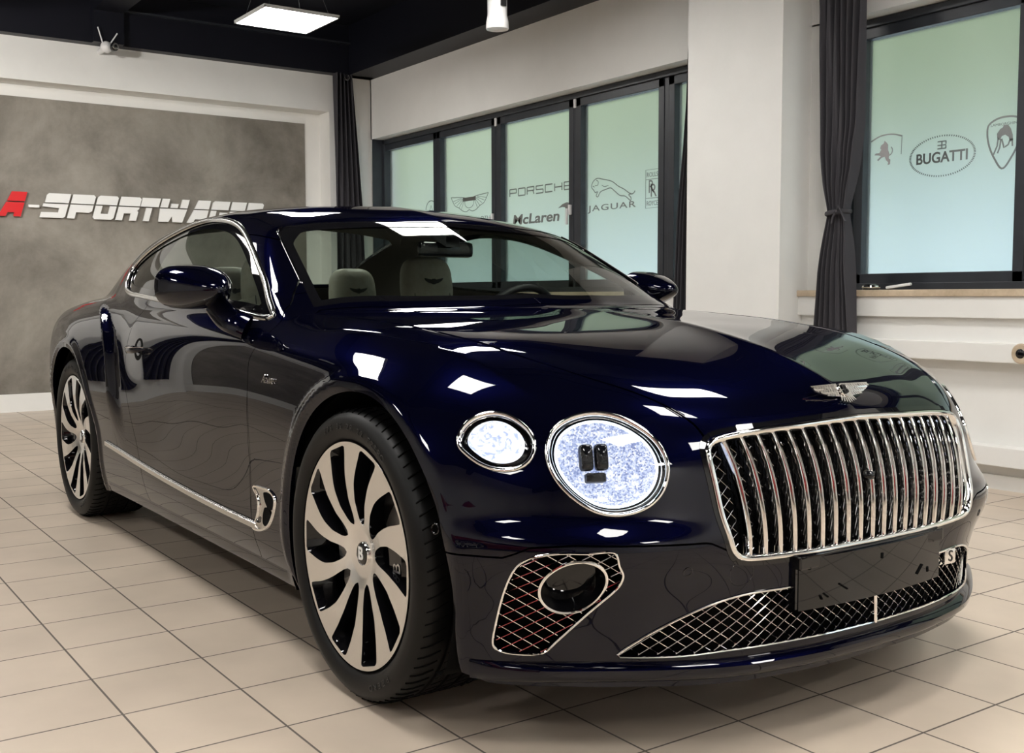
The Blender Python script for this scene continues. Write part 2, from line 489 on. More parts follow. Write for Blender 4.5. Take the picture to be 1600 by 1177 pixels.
def body_lower(x, y, z):
    a = np.abs(y)
    w = WT(x, z)
    for cx, cz, R in AR:
        r = np.hypot(x - cx, z - cz)
        w = w + 0.010 * sst((R + .066 - r) / .040) - 0.014 * sst((R + .036 - r) / .05)
    hx = np.interp(z, HAUNCH[:, 0], HAUNCH[:, 1])
    w = w + 0.020 * sst((hx - x) / (.06 + .10 * sst((.80 - z) / .3))) * sst((z - .40) / .25) * sst((x + 4.0) / .8) - 0.010 * sst((x - hx + .02) / .06) * sst((hx + .40 - x) / .30) * sst((z - .62) / .2) * sst((1.05 - z) / .1)
    h = HT(x, a)
    h = h + 0.011 * np.exp(-np.sqrt(y * y + .004**2) / .075) * sst((x + .55) / .3)          # spine of the bonnet
    # valley beside the wing crest, running to the gap between the lamps
    cr = np.interp(x, [-.5, -.2, .0, .2, .36, .45, .6], [.85, .84, .825, .80, .765, .745, .72])
    h = h + 0.010 * np.exp(-np.sqrt((a - cr)**2 + .003**2) / .035) * sst((x + .5) / .3) * sst((.60 - x) / .12)
    f = smx(a - w, z - h, .045)
    f = smx(f, x - FT(a, z), .040)
    rr = 3.955 - .10 * sst((z - .75) / .3) - 0.09 * (a / .7)**2 - .42 * sst((a - .6) / .4)**2 - .08 * sst((.45 - z) / .3)
    f = smx(f, (-x - rr), .08)
    return f


def body_green(x, y, z):
    a = np.abs(y)
    return smx(z - TT(x, a) + 1.5 * np.maximum(x + .33, 0) + 1.2 * np.maximum(-3.35 - x, 0), (a - ST(x, z)) * .9, .035)


def bodyf(x, y, z):
    return smn(body_lower(x, y, z), body_green(x, y, z), .016)


def grad(x, y, z, e=.0015, f=None):
    f = f or bodyf
    g = np.stack([f(x + e, y, z) - f(x - e, y, z), f(x, y + e, z) - f(x, y - e, z), f(x, y, z + e) - f(x, y, z - e)], -1)
    return g / (np.linalg.norm(g, axis=-1, keepdims=True) + 1e-12)


def root(O, D, t0, t1, it=26, f=None):
    f = f or bodyf
    lo = np.full(len(O), t0, float); hi = np.full(len(O), t1, float)
    for _ in range(it):
        m_ = (lo + hi) / 2; P = O + D * m_[:, None]; ins = f(P[:, 0], P[:, 1], P[:, 2]) < 0
        lo = np.where(ins, m_, lo); hi = np.where(ins, hi, m_)
    return O + D * ((lo + hi) / 2)[:, None]


def cast(uv, off=0.0, near=1.2, far=6.5):
    """photograph pixels -> points on the body"""
    out = []
    o = np.array(CAM['loc'])
    for u, v in uv:
        d = ray(u, v); t = np.linspace(near, far, 2400); P = o + t[:, None] * d
        s = bodyf(P[:, 0], P[:, 1], P[:, 2]) + off
        k = np.argmax(s < 0)
        if s[k] >= 0: k = np.argmin(s)
        else:
            a, b = s[k - 1], s[k]; P[k] = P[k - 1] + (P[k] - P[k - 1]) * (a / (a - b))
        out.append(P[k])
    return np.array(out)


def on_yz(y, z):
    """front face points over (y, z)"""
    y = np.asarray(y, float); z = np.asarray(z, float); n = len(y)
    O = np.stack([np.full(n, 0.25), y, z], 1); return root(O, np.tile([1.0, 0, 0], (n, 1)), 0, .9)


def on_xz(x, z, side=-1):
    x = np.asarray(x, float); z = np.asarray(z, float); n = len(x)
    O = np.stack([x, np.full(n, .3 * side), z], 1); return root(O, np.tile([0, side * 1.0, 0], (n, 1)), 0, .8)


def on_xy(x, y, z0=.6):
    x = np.asarray(x, float); y = np.asarray(y, float); n = len(x)
    O = np.stack([x, y, np.full(n, z0)], 1); return root(O, np.tile([0, 0, 1.0], (n, 1)), 0, 1.0)


def pnorm(P):
    return grad(P[:, 0], P[:, 1], P[:, 2])


def off(P, d):
    return P + pnorm(P) * d


# --- dense shell mesh
def make_shell(M_=230, sp=.0105):
    z0 = .58; xa, xb = -3.15, .12
    rows = []
    nf = 105; nr = 70
    for p in np.linspace(math.pi / 2 - .004, 0, nf, endpoint=False): rows.append((xb, math.sin(p), math.cos(p)))
    nx = int((xb - xa) / sp)
    for x in np.linspace(xb, xa, nx): rows.append((x, 0.0, 1.0))
    for p in np.linspace(0, math.pi / 2 - .004, nr)[1:]: rows.append((xa, -math.sin(p), math.cos(p)))
    R = np.array(rows); th = np.linspace(0, math.pi, M_ + 1)
    O = np.stack(np.broadcast_arrays(R[:, None, 0], 0 * th[None], z0 + 0 * th[None]), -1).reshape(-1, 3)
    D = np.stack(np.broadcast_arrays(R[:, None, 1], R[:, None, 2] * np.sin(th), R[:, None, 2] * np.cos(th)), -1).reshape(-1, 3)
    P = root(O, D, 0.05, 1.35)
    P = P.reshape(len(R), M_ + 1, 3)
    Q = P[:, 1:M_][:, ::-1] * np.array([1, -1, 1.0])
    A = np.concatenate([P, Q], 1); n, k = A.shape[:2]
    V = A.reshape(-1, 3)
    i, j = np.meshgrid(np.arange(n - 1), np.arange(k), indexing='ij')
    a = i * k + j; b = i * k + (j + 1) % k; c = (i + 1) * k + (j + 1) % k; d = (i + 1) * k + j
    F = np.concatenate([np.stack([a, b, c], -1).reshape(-1, 3), np.stack([a, c, d], -1).reshape(-1, 3)])
    N = pnorm(V)
    # make the winding agree with the normals
    fn = np.cross(V[F[:, 1]] - V[F[:, 0]], V[F[:, 2]] - V[F[:, 0]])
    if (np.einsum('ij,ij->i', fn, N[F[:, 0]]) > 0).mean() < .5: F = F[:, ::-1]
    return V, N, F


def clip(m_, s):
    """keep the part of a triangle mesh where the vertex field s > 0"""
    V, N, F = m_
    pos = s > 0; c = pos[F].sum(1)
    full = F[c == 3]; out = [full]
    nv = len(V); newV = []; keys = {}
    cut = F[(c == 1) | (c == 2)]
    if len(cut):
        pc = pos[cut]; lone = np.where(pc.sum(1) == 1, np.argmax(pc, 1), np.argmin(pc, 1))
        idx = (lone[:, None] + np.arange(3)) % 3; T = np.take_along_axis(cut, idx, 1)
        A, B, Cc = T.T
        E = np.concatenate([np.stack([A, B], 1), np.stack([A, Cc], 1)]); Es = np.sort(E, 1)
        key = Es[:, 0].astype(np.int64) * (nv + 1) + Es[:, 1]
        uq, inv = np.unique(key, return_inverse=True)
        p = (uq // (nv + 1)).astype(int); q = (uq % (nv + 1)).astype(int)
        t = (s[p] / (s[p] - s[q]))[:, None]; t = np.clip(t, 0.0, 1.0)
        Vn = V[p] + (V[q] - V[p]) * t; Nn = N[p] + (N[q] - N[p]) * t; Nn /= np.linalg.norm(Nn, axis=1)[:, None]
        ab = nv + inv[:len(T)]; ac = nv + inv[len(T):]
        one = pos[A]
        out.append(np.stack([A, ab, ac], 1)[one])
        two = ~one
        out.append(np.stack([ab, B, Cc], 1)[two]); out.append(np.stack([ab, Cc, ac], 1)[two])
        V = np.concatenate([V, Vn]); N = np.concatenate([N, Nn])
    F = np.concatenate(out)
    us, inv = np.unique(F, return_inverse=True)
    return V[us], N[us], inv.reshape(-1, 3)


def sdpoly(P2, poly):
    """signed distance to a closed polygon, positive inside"""
    poly = np.asarray(poly, float); n = len(poly); d = np.full(len(P2), 1e9); ins = np.zeros(len(P2), bool)
    bb0 = poly.min(0) - .08; bb1 = poly.max(0) + .08
    sel = np.where(((P2 > bb0) & (P2 < bb1)).all(1))[0]; Q = P2[sel]; dq = np.full(len(Q), 1e9); iq = np.zeros(len(Q), bool)
    for i in range(n):
        a = poly[i]; b = poly[(i + 1) % n]; e = b - a; w = Q - a
        t = np.clip((w @ e) / (e @ e + 1e-15), 0, 1); dd = np.hypot(*(w - t[:, None] * e).T); dq = np.minimum(dq, dd)
        c = ((a[1] > Q[:, 1]) != (b[1] > Q[:, 1])) & (Q[:, 0] < (b[0] - a[0]) * (Q[:, 1] - a[1]) / (b[1] - a[1] + 1e-15) + a[0])
        iq ^= c
    d[sel] = dq; ins[sel] = iq
    return np.where(ins, d, -d)


def sdline(P2, line):
    """signed distance to an open polyline, positive on its left"""
    line = np.asarray(line, float); best = np.full(len(P2), 1e9); sg = np.ones(len(P2))
    e0 = line[0] + (line[0] - line[1]) / np.linalg.norm(line[0] - line[1]) * 3; e1 = line[-1] + (line[-1] - line[-2]) / np.linalg.norm(line[-1] - line[-2]) * 3
    L = np.vstack([e0, line, e1])
    for i in range(len(L) - 1):
        a, b = L[i], L[i + 1]; e = b - a; w = P2 - a; t = np.clip((w @ e) / (e @ e), 0, 1)
        dd = np.hypot(*(w - t[:, None] * e).T); cr = e[0] * w[:, 1] - e[1] * w[:, 0]
        u = dd < best - 1e-9; best = np.where(u, dd, best); sg = np.where(u, np.sign(cr), sg)
    return best * sg


def flange(m_, d=.014, skip=None):
    """adds inward returns along every open edge"""
    V, N, F = m_
    E = np.concatenate([F[:, [0, 1]], F[:, [1, 2]], F[:, [2, 0]]]); key = np.sort(E, 1); k = key[:, 0].astype(np.int64) * (len(V) + 1) + key[:, 1]
    uq, ix, cn = np.unique(k, return_index=True, return_counts=True)
    B = E[ix[cn == 1]]
    if skip is not None: B = B[~skip(V[B].mean(1))]
    us, inv = np.unique(B, return_inverse=True); b = inv.reshape(-1, 2); nv = len(V); n = len(us)
    top = V[us]; bot = top - N[us] * d
    # outward-in-surface normal for the rounded look
    V2 = np.concatenate([V, top, bot])
    ed = V[B[:, 1]] - V[B[:, 0]]; sn = np.cross(ed, N[B[:, 0]]); acc = np.zeros((n, 3)); np.add.at(acc, b[:, 0], sn); np.add.at(acc, b[:, 1], sn)
    acc /= np.linalg.norm(acc, axis=1)[:, None] + 1e-12
    N2 = np.concatenate([N, acc, acc])
    t0, t1 = nv + b[:, 0], nv + b[:, 1]; u0, u1 = t0 + n, t1 + n
    Fn = np.concatenate([np.stack([t1, t0, u0], 1), np.stack([t1, u0, u1], 1)])
    return V2, N2, np.concatenate([F, Fn])


def panel(name, m_, mt, parent, fl=.014):
    if fl: m_ = flange(m_, fl)
    V, N, F = m_
    return mk(name, V, F, mt, parent, smooth=True, normals=N)


def box_sel(m_, s):
    return clip(m_, s)
# ------------------------------------------------------------------ the car
CAR = empty('coupe_car', (0, 0, 0), 'glossy dark navy two-door coupe with chrome slatted grille and lit round headlights', 'car')

P_GR = [(0, .733), (.10, .730), (.20, .7265), (.32, .722), (.40, .715), (.445, .706), (.462, .693), (.467, .672), (.4655, .62), (.460, .545), (.449, .495), (.441, .473), (.430, .460), (.412, .453), (.38, .4495), (.232, .445), (.10, .445), (0, .445)]
P_BIG = [(0.756, 0.691), (0.733, 0.729), (0.697, 0.754), (0.653, 0.766), (0.618, 0.761), (0.589, 0.742), (0.566, 0.712), (0.557, 0.673), (0.563, 0.635), (0.582, 0.599), (0.613, 0.573), (0.660, 0.559), (0.698, 0.564), (0.731, 0.588), (0.754, 0.623), (0.762, 0.659)]
P_SM = [(0.886, 0.703), (0.876, 0.723), (0.857, 0.744), (0.834, 0.758), (0.813, 0.763), (0.795, 0.759), (0.783, 0.748), (0.773, 0.728), (0.774, 0.702), (0.790, 0.672), (0.812, 0.654), (0.836, 0.648), (0.854, 0.651), (0.869, 0.660), (0.880, 0.674), (0.887, 0.690)]
P_INT = [(0.843, 0.457), (0.829, 0.468), (0.815, 0.474), (0.786, 0.480), (0.740, 0.481), (0.692, 0.482), (0.683, 0.454), (0.673, 0.434), (0.672, 0.417), (0.677, 0.400), (0.715, 0.346), (0.762, 0.281), (0.788, 0.250), (0.813, 0.247), (0.851, 0.250), (0.866, 0.258), (0.870, 0.269), (0.866, 0.332), (0.861, 0.385), (0.857, 0.419), (0.852, 0.441)]
P_LG = [(0.000, 0.374), (0.282, 0.371), (0.393, 0.370), (0.450, 0.361), (0.496, 0.346), (0.547, 0.321), (0.613, 0.279), (0.656, 0.241), (0.642, 0.239), (0.543, 0.238), (0.430, 0.246), (0.295, 0.248), (0.000, 0.248)]
P_DLO = [(-.75, .966), (-.835, 1.021), (-.93, 1.074), (-1.03, 1.121), (-1.145, 1.172), (-1.256, 1.216), (-1.36, 1.254), (-1.457, 1.284), (-1.55, 1.305), (-1.65, 1.320), (-1.75, 1.329), (-1.86, 1.333), (-2.0, 1.324), (-2.16, 1.300), (-2.30, 1.268), (-2.42, 1.228), (-2.49, 1.185), (-2.508, 1.145), (-2.475, 1.095), (-2.42, 1.063), (-2.32, 1.043), (-2.1, 1.028), (-1.8, 1.012), (-1.4, .995), (-1.05, .979)]
L_HOOD = [(-.475 - .30 * .748**2 + .02, .748), (-.35, .722), (-.10, .707), (.154, .690), (.33, .662), (.485, .612), (.585, .560), (.68, .500), (.735, .466), (.775, .455)]
L_BUMP = [(.30, .463), (.50, .463), (.56, .466)]
POLY = {}
gr = spline(P_GR, 90); POLY['gr'] = np.vstack([gr, gr[::-1][1:-1] * [-1, 1]])
lg = np.array(P_LG); POLY['lg'] = np.vstack([lg, lg[::-1][1:-1] * [-1, 1]])
POLY['big'] = spline(P_BIG, 96, True); POLY['sm'] = spline(P_SM, 72, True)
POLY['int'] = np.array(P_INT)
POLY['dlo'] = spline(P_DLO, 240, True)
yy = np.linspace(0, .738, 16)
ws = [(-.515 - .27 * y * y, y) for y in yy] + [(-.80, .716), (-.95, .688), (-1.08, .662), (-1.15, .645), (-1.172, .62)] + [(-1.105 - .17 * y * y, y) for y in np.linspace(.58, 0, 10)]
ws = np.array(ws); POLY['ws'] = np.vstack([ws, ws[::-1][1:-1] * [1, -1]])
rw = np.array([(-2.36, 0), (-2.39, .3), (-2.43, .50), (-2.50, .56), (-3.0, .53), (-3.12, .48), (-3.18, .3), (-3.20, 0)]); POLY['rw'] = np.vstack([rw, rw[::-1][1:-1] * [1, -1]])
hl = spline(L_HOOD, 60)

SH = make_shell()
SH0 = SH


def XY(m_): return m_[0][:, :2]


def AYZ(m_): return np.stack([np.abs(m_[0][:, 1]), m_[0][:, 2]], 1)


def YZ(m_): return m_[0][:, 1:]


def XZ(m_): return m_[0][:, [0, 2]]


def AXY(m_): return np.stack([m_[0][:, 0], np.abs(m_[0][:, 1])], 1)


def f_front(m_, poly, g=0.0):
    """positive outside a front opening"""
    return np.where(m_[0][:, 0] > .25, -sdpoly(AYZ(m_), poly) - g, 1.0)


def bottom(x, a):
    zb = np.interp(x, [-4, -3.45, -3.3, -2.4, -2.25, -.42, -.36, .44, .5, .9], [.24, .2, .18, .18, .205, .205, .19, .19, .172, .168])
    return zb


# shell pieces -------------------------------------------------------
m0 = clip(SH, SH[0][:, 2] - bottom(SH[0][:, 0], 0))
for cx, cz, R in AR:
    x, y, z = m0[0].T
    m0 = clip(m0, np.where(np.abs(y) > .5, np.where(z > cz, np.hypot(x - cx, z - cz), np.abs(x - cx) + .12 * np.maximum(cz - z, 0)**2) - R, .5))
for nm in ('gr', 'big', 'sm', 'int', 'lg'):
    m0 = clip(m0, f_front(m0, POLY[nm][:, ] if nm not in ('gr', 'lg') else POLY[nm]))
m0 = clip(m0, np.where(m0[0][:, 2] > .9, -sdpoly(XY(m0), POLY['ws']), 1.0))
m0 = clip(m0, np.where(m0[0][:, 2] > .98, -sdpoly(XY(m0), POLY['rw']), 1.0))
m0 = clip(m0, np.where(np.abs(m0[0][:, 1]) > .45, -sdpoly(XZ(m0), POLY['dlo']), 1.0))

GAP = .0022
# bonnet
hoodpoly = np.vstack([[(-.475 - .30 * y * y, y) for y in np.linspace(0, .740, 14)], hl[1:], [(.80, .447), (.95, .447), (.95, 0)]])
hp = np.vstack([hoodpoly, hoodpoly[::-1] * [1, -1]])


def f_hood(m_):
    s = sdpoly(XY(m_), hp)
    return np.where(m_[0][:, 2] > .58, s, -1.0)


hood = clip(m0, f_hood(m0) - GAP)
rest = clip(m0, -f_hood(m0) - GAP)
panel('bonnet', hood, 'paint', CAR)


def f_bump(m_):
    """positive above the bumper line, front only"""
    V = m_[0]; a = np.abs(V[:, 1])
    zl = np.interp(a, [0, .40, .43, .50, .76, .83, .87, 1.0], [.43, .44, .462, .495, .497, .490, .466, .463])
    return np.where(V[:, 0] > .2, V[:, 2] - zl, 1.0)


bump = clip(rest, -f_bump(rest) - GAP)
rest = clip(rest, f_bump(rest) - GAP)
panel('front_bumper', bump, 'paint', CAR)

# rolled edges of the bonnet and of the wings beside the gap
for sg in (-1, 1):
    for d_, nm_ in ((-.0042, 'bonnet_edge'), (.0042, 'wing_edge')):
        T_ = np.gradient(hl, axis=0); T_ /= np.linalg.norm(T_, axis=1)[:, None]; nn_ = np.stack([-T_[:, 1], T_[:, 0]], 1); nn_[nn_[:, 1] < 0] *= -1
        q_ = (hl + nn_ * d_)[:-3]; P = on_xy(q_[:, 0], q_[:, 1] * sg, .6); P = spline(P - pnorm(P) * .0012, 140)
        MB().tube(P, .0022, 8).build(nm_, 'paint', CAR, smooth=True)

P_DOOR = [(-.655, .232), (-.664, .30), (-.682, .40), (-.690, .485), (-.700, .60), (-.694, .70), (-.684, .77), (-.686, .84), (-.660, .88), (-.655, .93), (-.70, .975), (-.76, 1.03), (-1.0, 1.2), (-1.9, 1.2), (-1.955, 1.03), (-1.972, .97), (-2.0, .92), (-2.024, .856), (-2.030, .78), (-2.017, .70), (-1.99, .64), (-1.945, .55), (-1.876, .455), (-1.83, .38), (-1.79, .29), (-1.775, .232)]
dp = spline(P_DOOR, 160, True)


def f_door(m_):
    return np.where(np.abs(m_[0][:, 1]) > .55, sdpoly(XZ(m_), dp), -1.0)


doors = clip(rest, f_door(rest) - GAP * .7)
rest = clip(rest, -f_door(rest) - GAP * .7)
for sg, nm in ((-1, 'door'), (1, 'door')):
    dm = clip(doors, doors[0][:, 1] * sg)
    d_ = panel(nm, dm, 'paint', CAR)
    if sg < 0: DOOR_R = d_
    else: DOOR_L = d_

# front wings: ahead of the door and below the pillar joint
P_WING = [(-.60, .10), (-.672, .36), (-.688, .60), (-.683, .84), (-.655, .88), (-.70, .965), (-.855, 1.018), (-.66, 1.048), (-.3, 1.1), (1.2, 1.1), (1.2, .1)]


def f_wing(m_):
    s = sdpoly(XZ(m_), P_WING)
    return np.where(m_[0][:, 0] > -.95, np.where(m_[0][:, 0] > .9, 1, s), -1.0)


def wing_field(m_):
    x, y, z = m_[0].T
    s = np.minimum(x - np.interp(z, [.1, .36, .6, .84, .88, .965, 1.018, 1.2], [-.66, -.675, -.69, -.686, -.665, -.72, -.86, -.9]), np.interp(x, [-.9, -.855, -.66, -.5, -.3, 1], [1.005, 1.018, 1.052, 1.06, 1.1, 1.5]) - z)
    return s


wings = clip(rest, wing_field(rest) - .0012)
rest = clip(rest, -wing_field(rest) - .0012)
for sg in (-1, 1):
    w_ = panel('front_wing', clip(wings, wings[0][:, 1] * sg), 'paint', CAR)
    if sg < 0: WING_R = w_
    else: WING_L = w_
BODY = panel('rear_body', rest, 'paint', CAR)

# glass --------------------------------------------------------------
def inset(m_, d):
    return (m_[0] - m_[1] * d, m_[1], m_[2])


g = clip(SH, np.where(SH[0][:, 2] > .9, sdpoly(XY(SH), POLY['ws']) + .002, -1.0))
WSG = panel('windscreen', inset(g, .004), 'windshield', CAR, 0)
g = clip(SH, np.where(SH[0][:, 2] > .98, sdpoly(XY(SH), POLY['rw']) + .002, -1.0))
panel('rear_window', inset(g, .004), 'windshield', CAR, 0)
for sg in (-1, 1):
    g = clip(SH, np.where(SH[0][:, 1] * sg > .45, sdpoly(XZ(SH), POLY['dlo']) - .012, -1.0))
    panel('side_window', inset(g, .010), 'side_glass', CAR, 0)
    # black rubber surround just inside the bright trim
    g2 = clip(SH, np.where(SH[0][:, 1] * sg > .45, sdpoly(XZ(SH), POLY['dlo']), -1.0))
    g2 = clip(g2, np.where(g2[0][:, 1] * sg > .45, -sdpoly(XZ(g2), POLY['dlo']) + .034, -1.0))
    panel('window_seal', inset(g2, .006), 'black_gloss', CAR, 0)
    # bright trim around the side window
    pl_ = spline(P_DLO, 260, True); P = on_xz(pl_[:, 0], pl_[:, 1], sg); N = pnorm(P)
    MB().add(*sweep(P + N * .001, [(-.011, -.004), (-.010, .002), (-.004, .006), (.004, .006), (.010, .002), (.011, -.004)], True, up=N)).build('window_trim', 'satin_chrome', CAR, smooth=True, angle=60)
# black frit edge of the windscreen, with the thin bright line beside it
g = clip(SH, np.where(SH[0][:, 2] > .9, sdpoly(XY(SH), POLY['ws']) + .001, -1.0))
x_, y_ = g[0][:, 0], np.abs(g[0][:, 1])
dist = sdpoly(XY(g), POLY['ws'])
wd = np.where(x_ < -1.0, .030 + .055 * sst((-1.02 - x_) / .1), .030)
g = clip(g, wd - dist)
panel('windscreen_frit', inset(g, .002), 'black_gloss', CAR, 0)
wsl = [tuple(p) for p in ws if p[0] < -.70 and p[1] > .60][::-1]
for sg in (-1, 1):
    q = spline([(a, b * sg) for a, b in wsl], 60); P = on_xy(q[:, 0], q[:, 1], .8)
    MB().tube(P + pnorm(P) * .002, .0035, 6).build('windscreen_trim', 'chrome', CAR, smooth=True)

# added black shell that blocks light behind every opening of the nose ----------------
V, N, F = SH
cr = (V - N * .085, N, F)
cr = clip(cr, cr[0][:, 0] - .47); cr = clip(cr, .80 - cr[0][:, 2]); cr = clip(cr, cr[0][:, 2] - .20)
CORE = panel('nose_light_block', cr, 'black_void', CAR, 0)

# wheel housings, floor pan, engine-bay wall
for cx, cz, R in AR:
    for sg in (-1, 1):
        n = 40; Vv = []; Ff = []
        prof = [(R + .004, .925), (R + .012, .90), (R + .012, .56), (.05, .56)]
        for i in range(n + 1):
            a = math.radians(-38 + 256 * i / n)
            for r, h in prof:
                Vv.append((cx + r * math.cos(a), sg * h, cz + r * math.sin(a)))
        for i in range(n):
            for j in range(3):
                Ff.append((i * 4 + j, i * 4 + j + 1, (i + 1) * 4 + j + 1, (i + 1) * 4 + j))
        Vv = [(a, b, max(c_, .17)) for a, b, c_ in Vv]
        mk('wheel_housing', Vv, Ff, 'black_void', CAR, True)
MB().box((.46, -.55, .175), (-3.75, .55, .215)).box((-.48, -.90, .19), (-2.30, .90, .225)).build('floor_pan', 'black_void', CAR)

# rockers and front lip ------------------------------------------------
for sg in (-1, 1):
    xs = np.linspace(-.40, -2.36, 60)
    P = on_xz(xs, np.full(60, .245), sg)
    mb = MB(); prof = [(.035, .05), (.042, -.005), (.030, -.045), (-.05, -.06), (-.05, .05)]
    Vv = []
    for p in P:
        for a, b in prof: Vv.append((p[0], p[1] + sg * (a - .045), .235 + b))
    k = len(prof); Ff = [(i * k + j, i * k + (j + 1) % k, (i + 1) * k + (j + 1) % k, (i + 1) * k + j) for i in range(59) for j in range(k)]
    mb.add(Vv, Ff).build('side_sill', 'paint', CAR, smooth=True, angle=50)
ys = np.linspace(-.90, .90, 120)
P = on_yz(ys, np.full(120, .222)); N = pnorm(P); N[:, 2] = 0; N /= np.linalg.norm(N, axis=1)[:, None]
tp = np.clip((.90 - np.abs(ys)) / .12, 0.05, 1)[:, None] ** .6
prof = [(-.03, .012), (.012, .004), (.021, -.006), (.018, -.022), (.0, -.038), (-.10, -.078), (-.16, -.085)]
Vv = np.concatenate([(P + N * (a * np.where(a > 0, tp, 1)) + np.array([0, 0, b]))[:, None] for a, b in prof], 1).reshape(-1, 3)
k = len(prof); Ff = [(i * k + j, i * k + j + 1, (i + 1) * k + j + 1, (i + 1) * k + j) for i in range(119) for j in range(k - 1)]
MB().add(Vv, Ff).build('front_lip', 'paint', CAR, smooth=True, angle=50)

# bright strip along the sill
for sg in (-1, 1):
    q = spline([(-2.285, .408), (-2.0, .388), (-1.8, .375), (-1.5, .360), (-1.2, .349), (-.9, .342), (-.62, .340)], 80)
    P = on_xz(q[:, 0], q[:, 1], sg); N = pnorm(P)
    MB().add(*sweep(P + N * .002, [(-.002, -.010), (.008, -.009), (.009, .006), (.003, .011), (-.002, .011)], False, up=np.tile([0, 0, 1.0], (80, 1)))).build('sill_strip', 'satin_chrome', CAR, smooth=True, angle=50)

# ------------------------------------------------------------------ lamps
m = mat('lamp_reflector', (0.12, 0.13, 0.16), 0.15, 0.0); MT['lamp_glow'] = m
b = m.node_tree.nodes['Principled BSDF']
tc = nd(m, 'ShaderNodeTexCoord'); vo = nd(m, 'ShaderNodeTexVoronoi'); vo.inputs['Scale'].default_value = 290
vo.feature = 'F1'; lk(m, tc.outputs['Object'], vo.inputs['Vector'])
nz = nd(m, 'ShaderNodeTexNoise'); nz.inputs['Scale'].default_value = 45; nz.inputs['Detail'].default_value = 8; nz.inputs['Roughness'].default_value = .75; lk(m, tc.outputs['Object'], nz.inputs['Vector'])
mm = nd(m, 'ShaderNodeMath', operation='MULTIPLY'); lk(m, vo.outputs['Color'], mm.inputs[0]); lk(m, nz.outputs['Fac'], mm.inputs[1])
rp = nd(m, 'ShaderNodeValToRGB'); e = rp.color_ramp.elements
e[0].position = 0.09; e[0].color = (0.16, 0.22, 0.48, 1); e[1].position = 0.40; e[1].color = (1, 1, 1, 1)
x = rp.color_ramp.elements.new(0.25); x.color = (0.60, 0.69, 0.95, 1)
lk(m, mm.outputs[0], rp.inputs['Fac']); lk(m, rp.outputs['Color'], b.inputs['Emission Color']); b.inputs['Emission Strength'].default_value = .80
m = mat('lamp_bright', (0.15, 0.16, 0.2), 0.15); MT['lamp_bright'] = m
b = m.node_tree.nodes['Principled BSDF']
tc = nd(m, 'ShaderNodeTexCoord'); nz = nd(m, 'ShaderNodeTexNoise'); nz.inputs['Scale'].default_value = 38; nz.inputs['Detail'].default_value = 4; nz.inputs['Distortion'].default_value = 2.5
lk(m, tc.outputs['Object'], nz.inputs['Vector']); rp = nd(m, 'ShaderNodeValToRGB'); e = rp.color_ramp.elements
e[0].position = .36; e[0].color = (.40, .50, .90, 1); e[1].position = .5; e[1].color = (1, 1, 1, 1)
lk(m, nz.outputs['Fac'], rp.inputs['Fac']); lk(m, rp.outputs['Color'], b.inputs['Emission Color']); b.inputs['Emission Strength'].default_value = .88
MT['drl'] = mat('daylight_ring', (0.9, 0.95, 1), 0.3, emit=(0.72, 0.86, 1.0), emit_s=1.6)


def loft(rings, closed=True, cap=False):
    k = len(rings[0]); V = [tuple(p) for r in rings for p in r]; F = []
    for i in range(len(rings) - 1):
        for j in range(k if closed else k - 1):
            F.append((i * k + j, i * k + (j + 1) % k, (i + 1) * k + (j + 1) % k, (i + 1) * k + j))
    if cap:
        c_ = len(V); V.append(tuple(np.mean(rings[-1], 0)))
        for j in range(k): F.append(((len(rings) - 1) * k + j, (len(rings) - 1) * k + (j + 1) % k, c_))
    return V, F


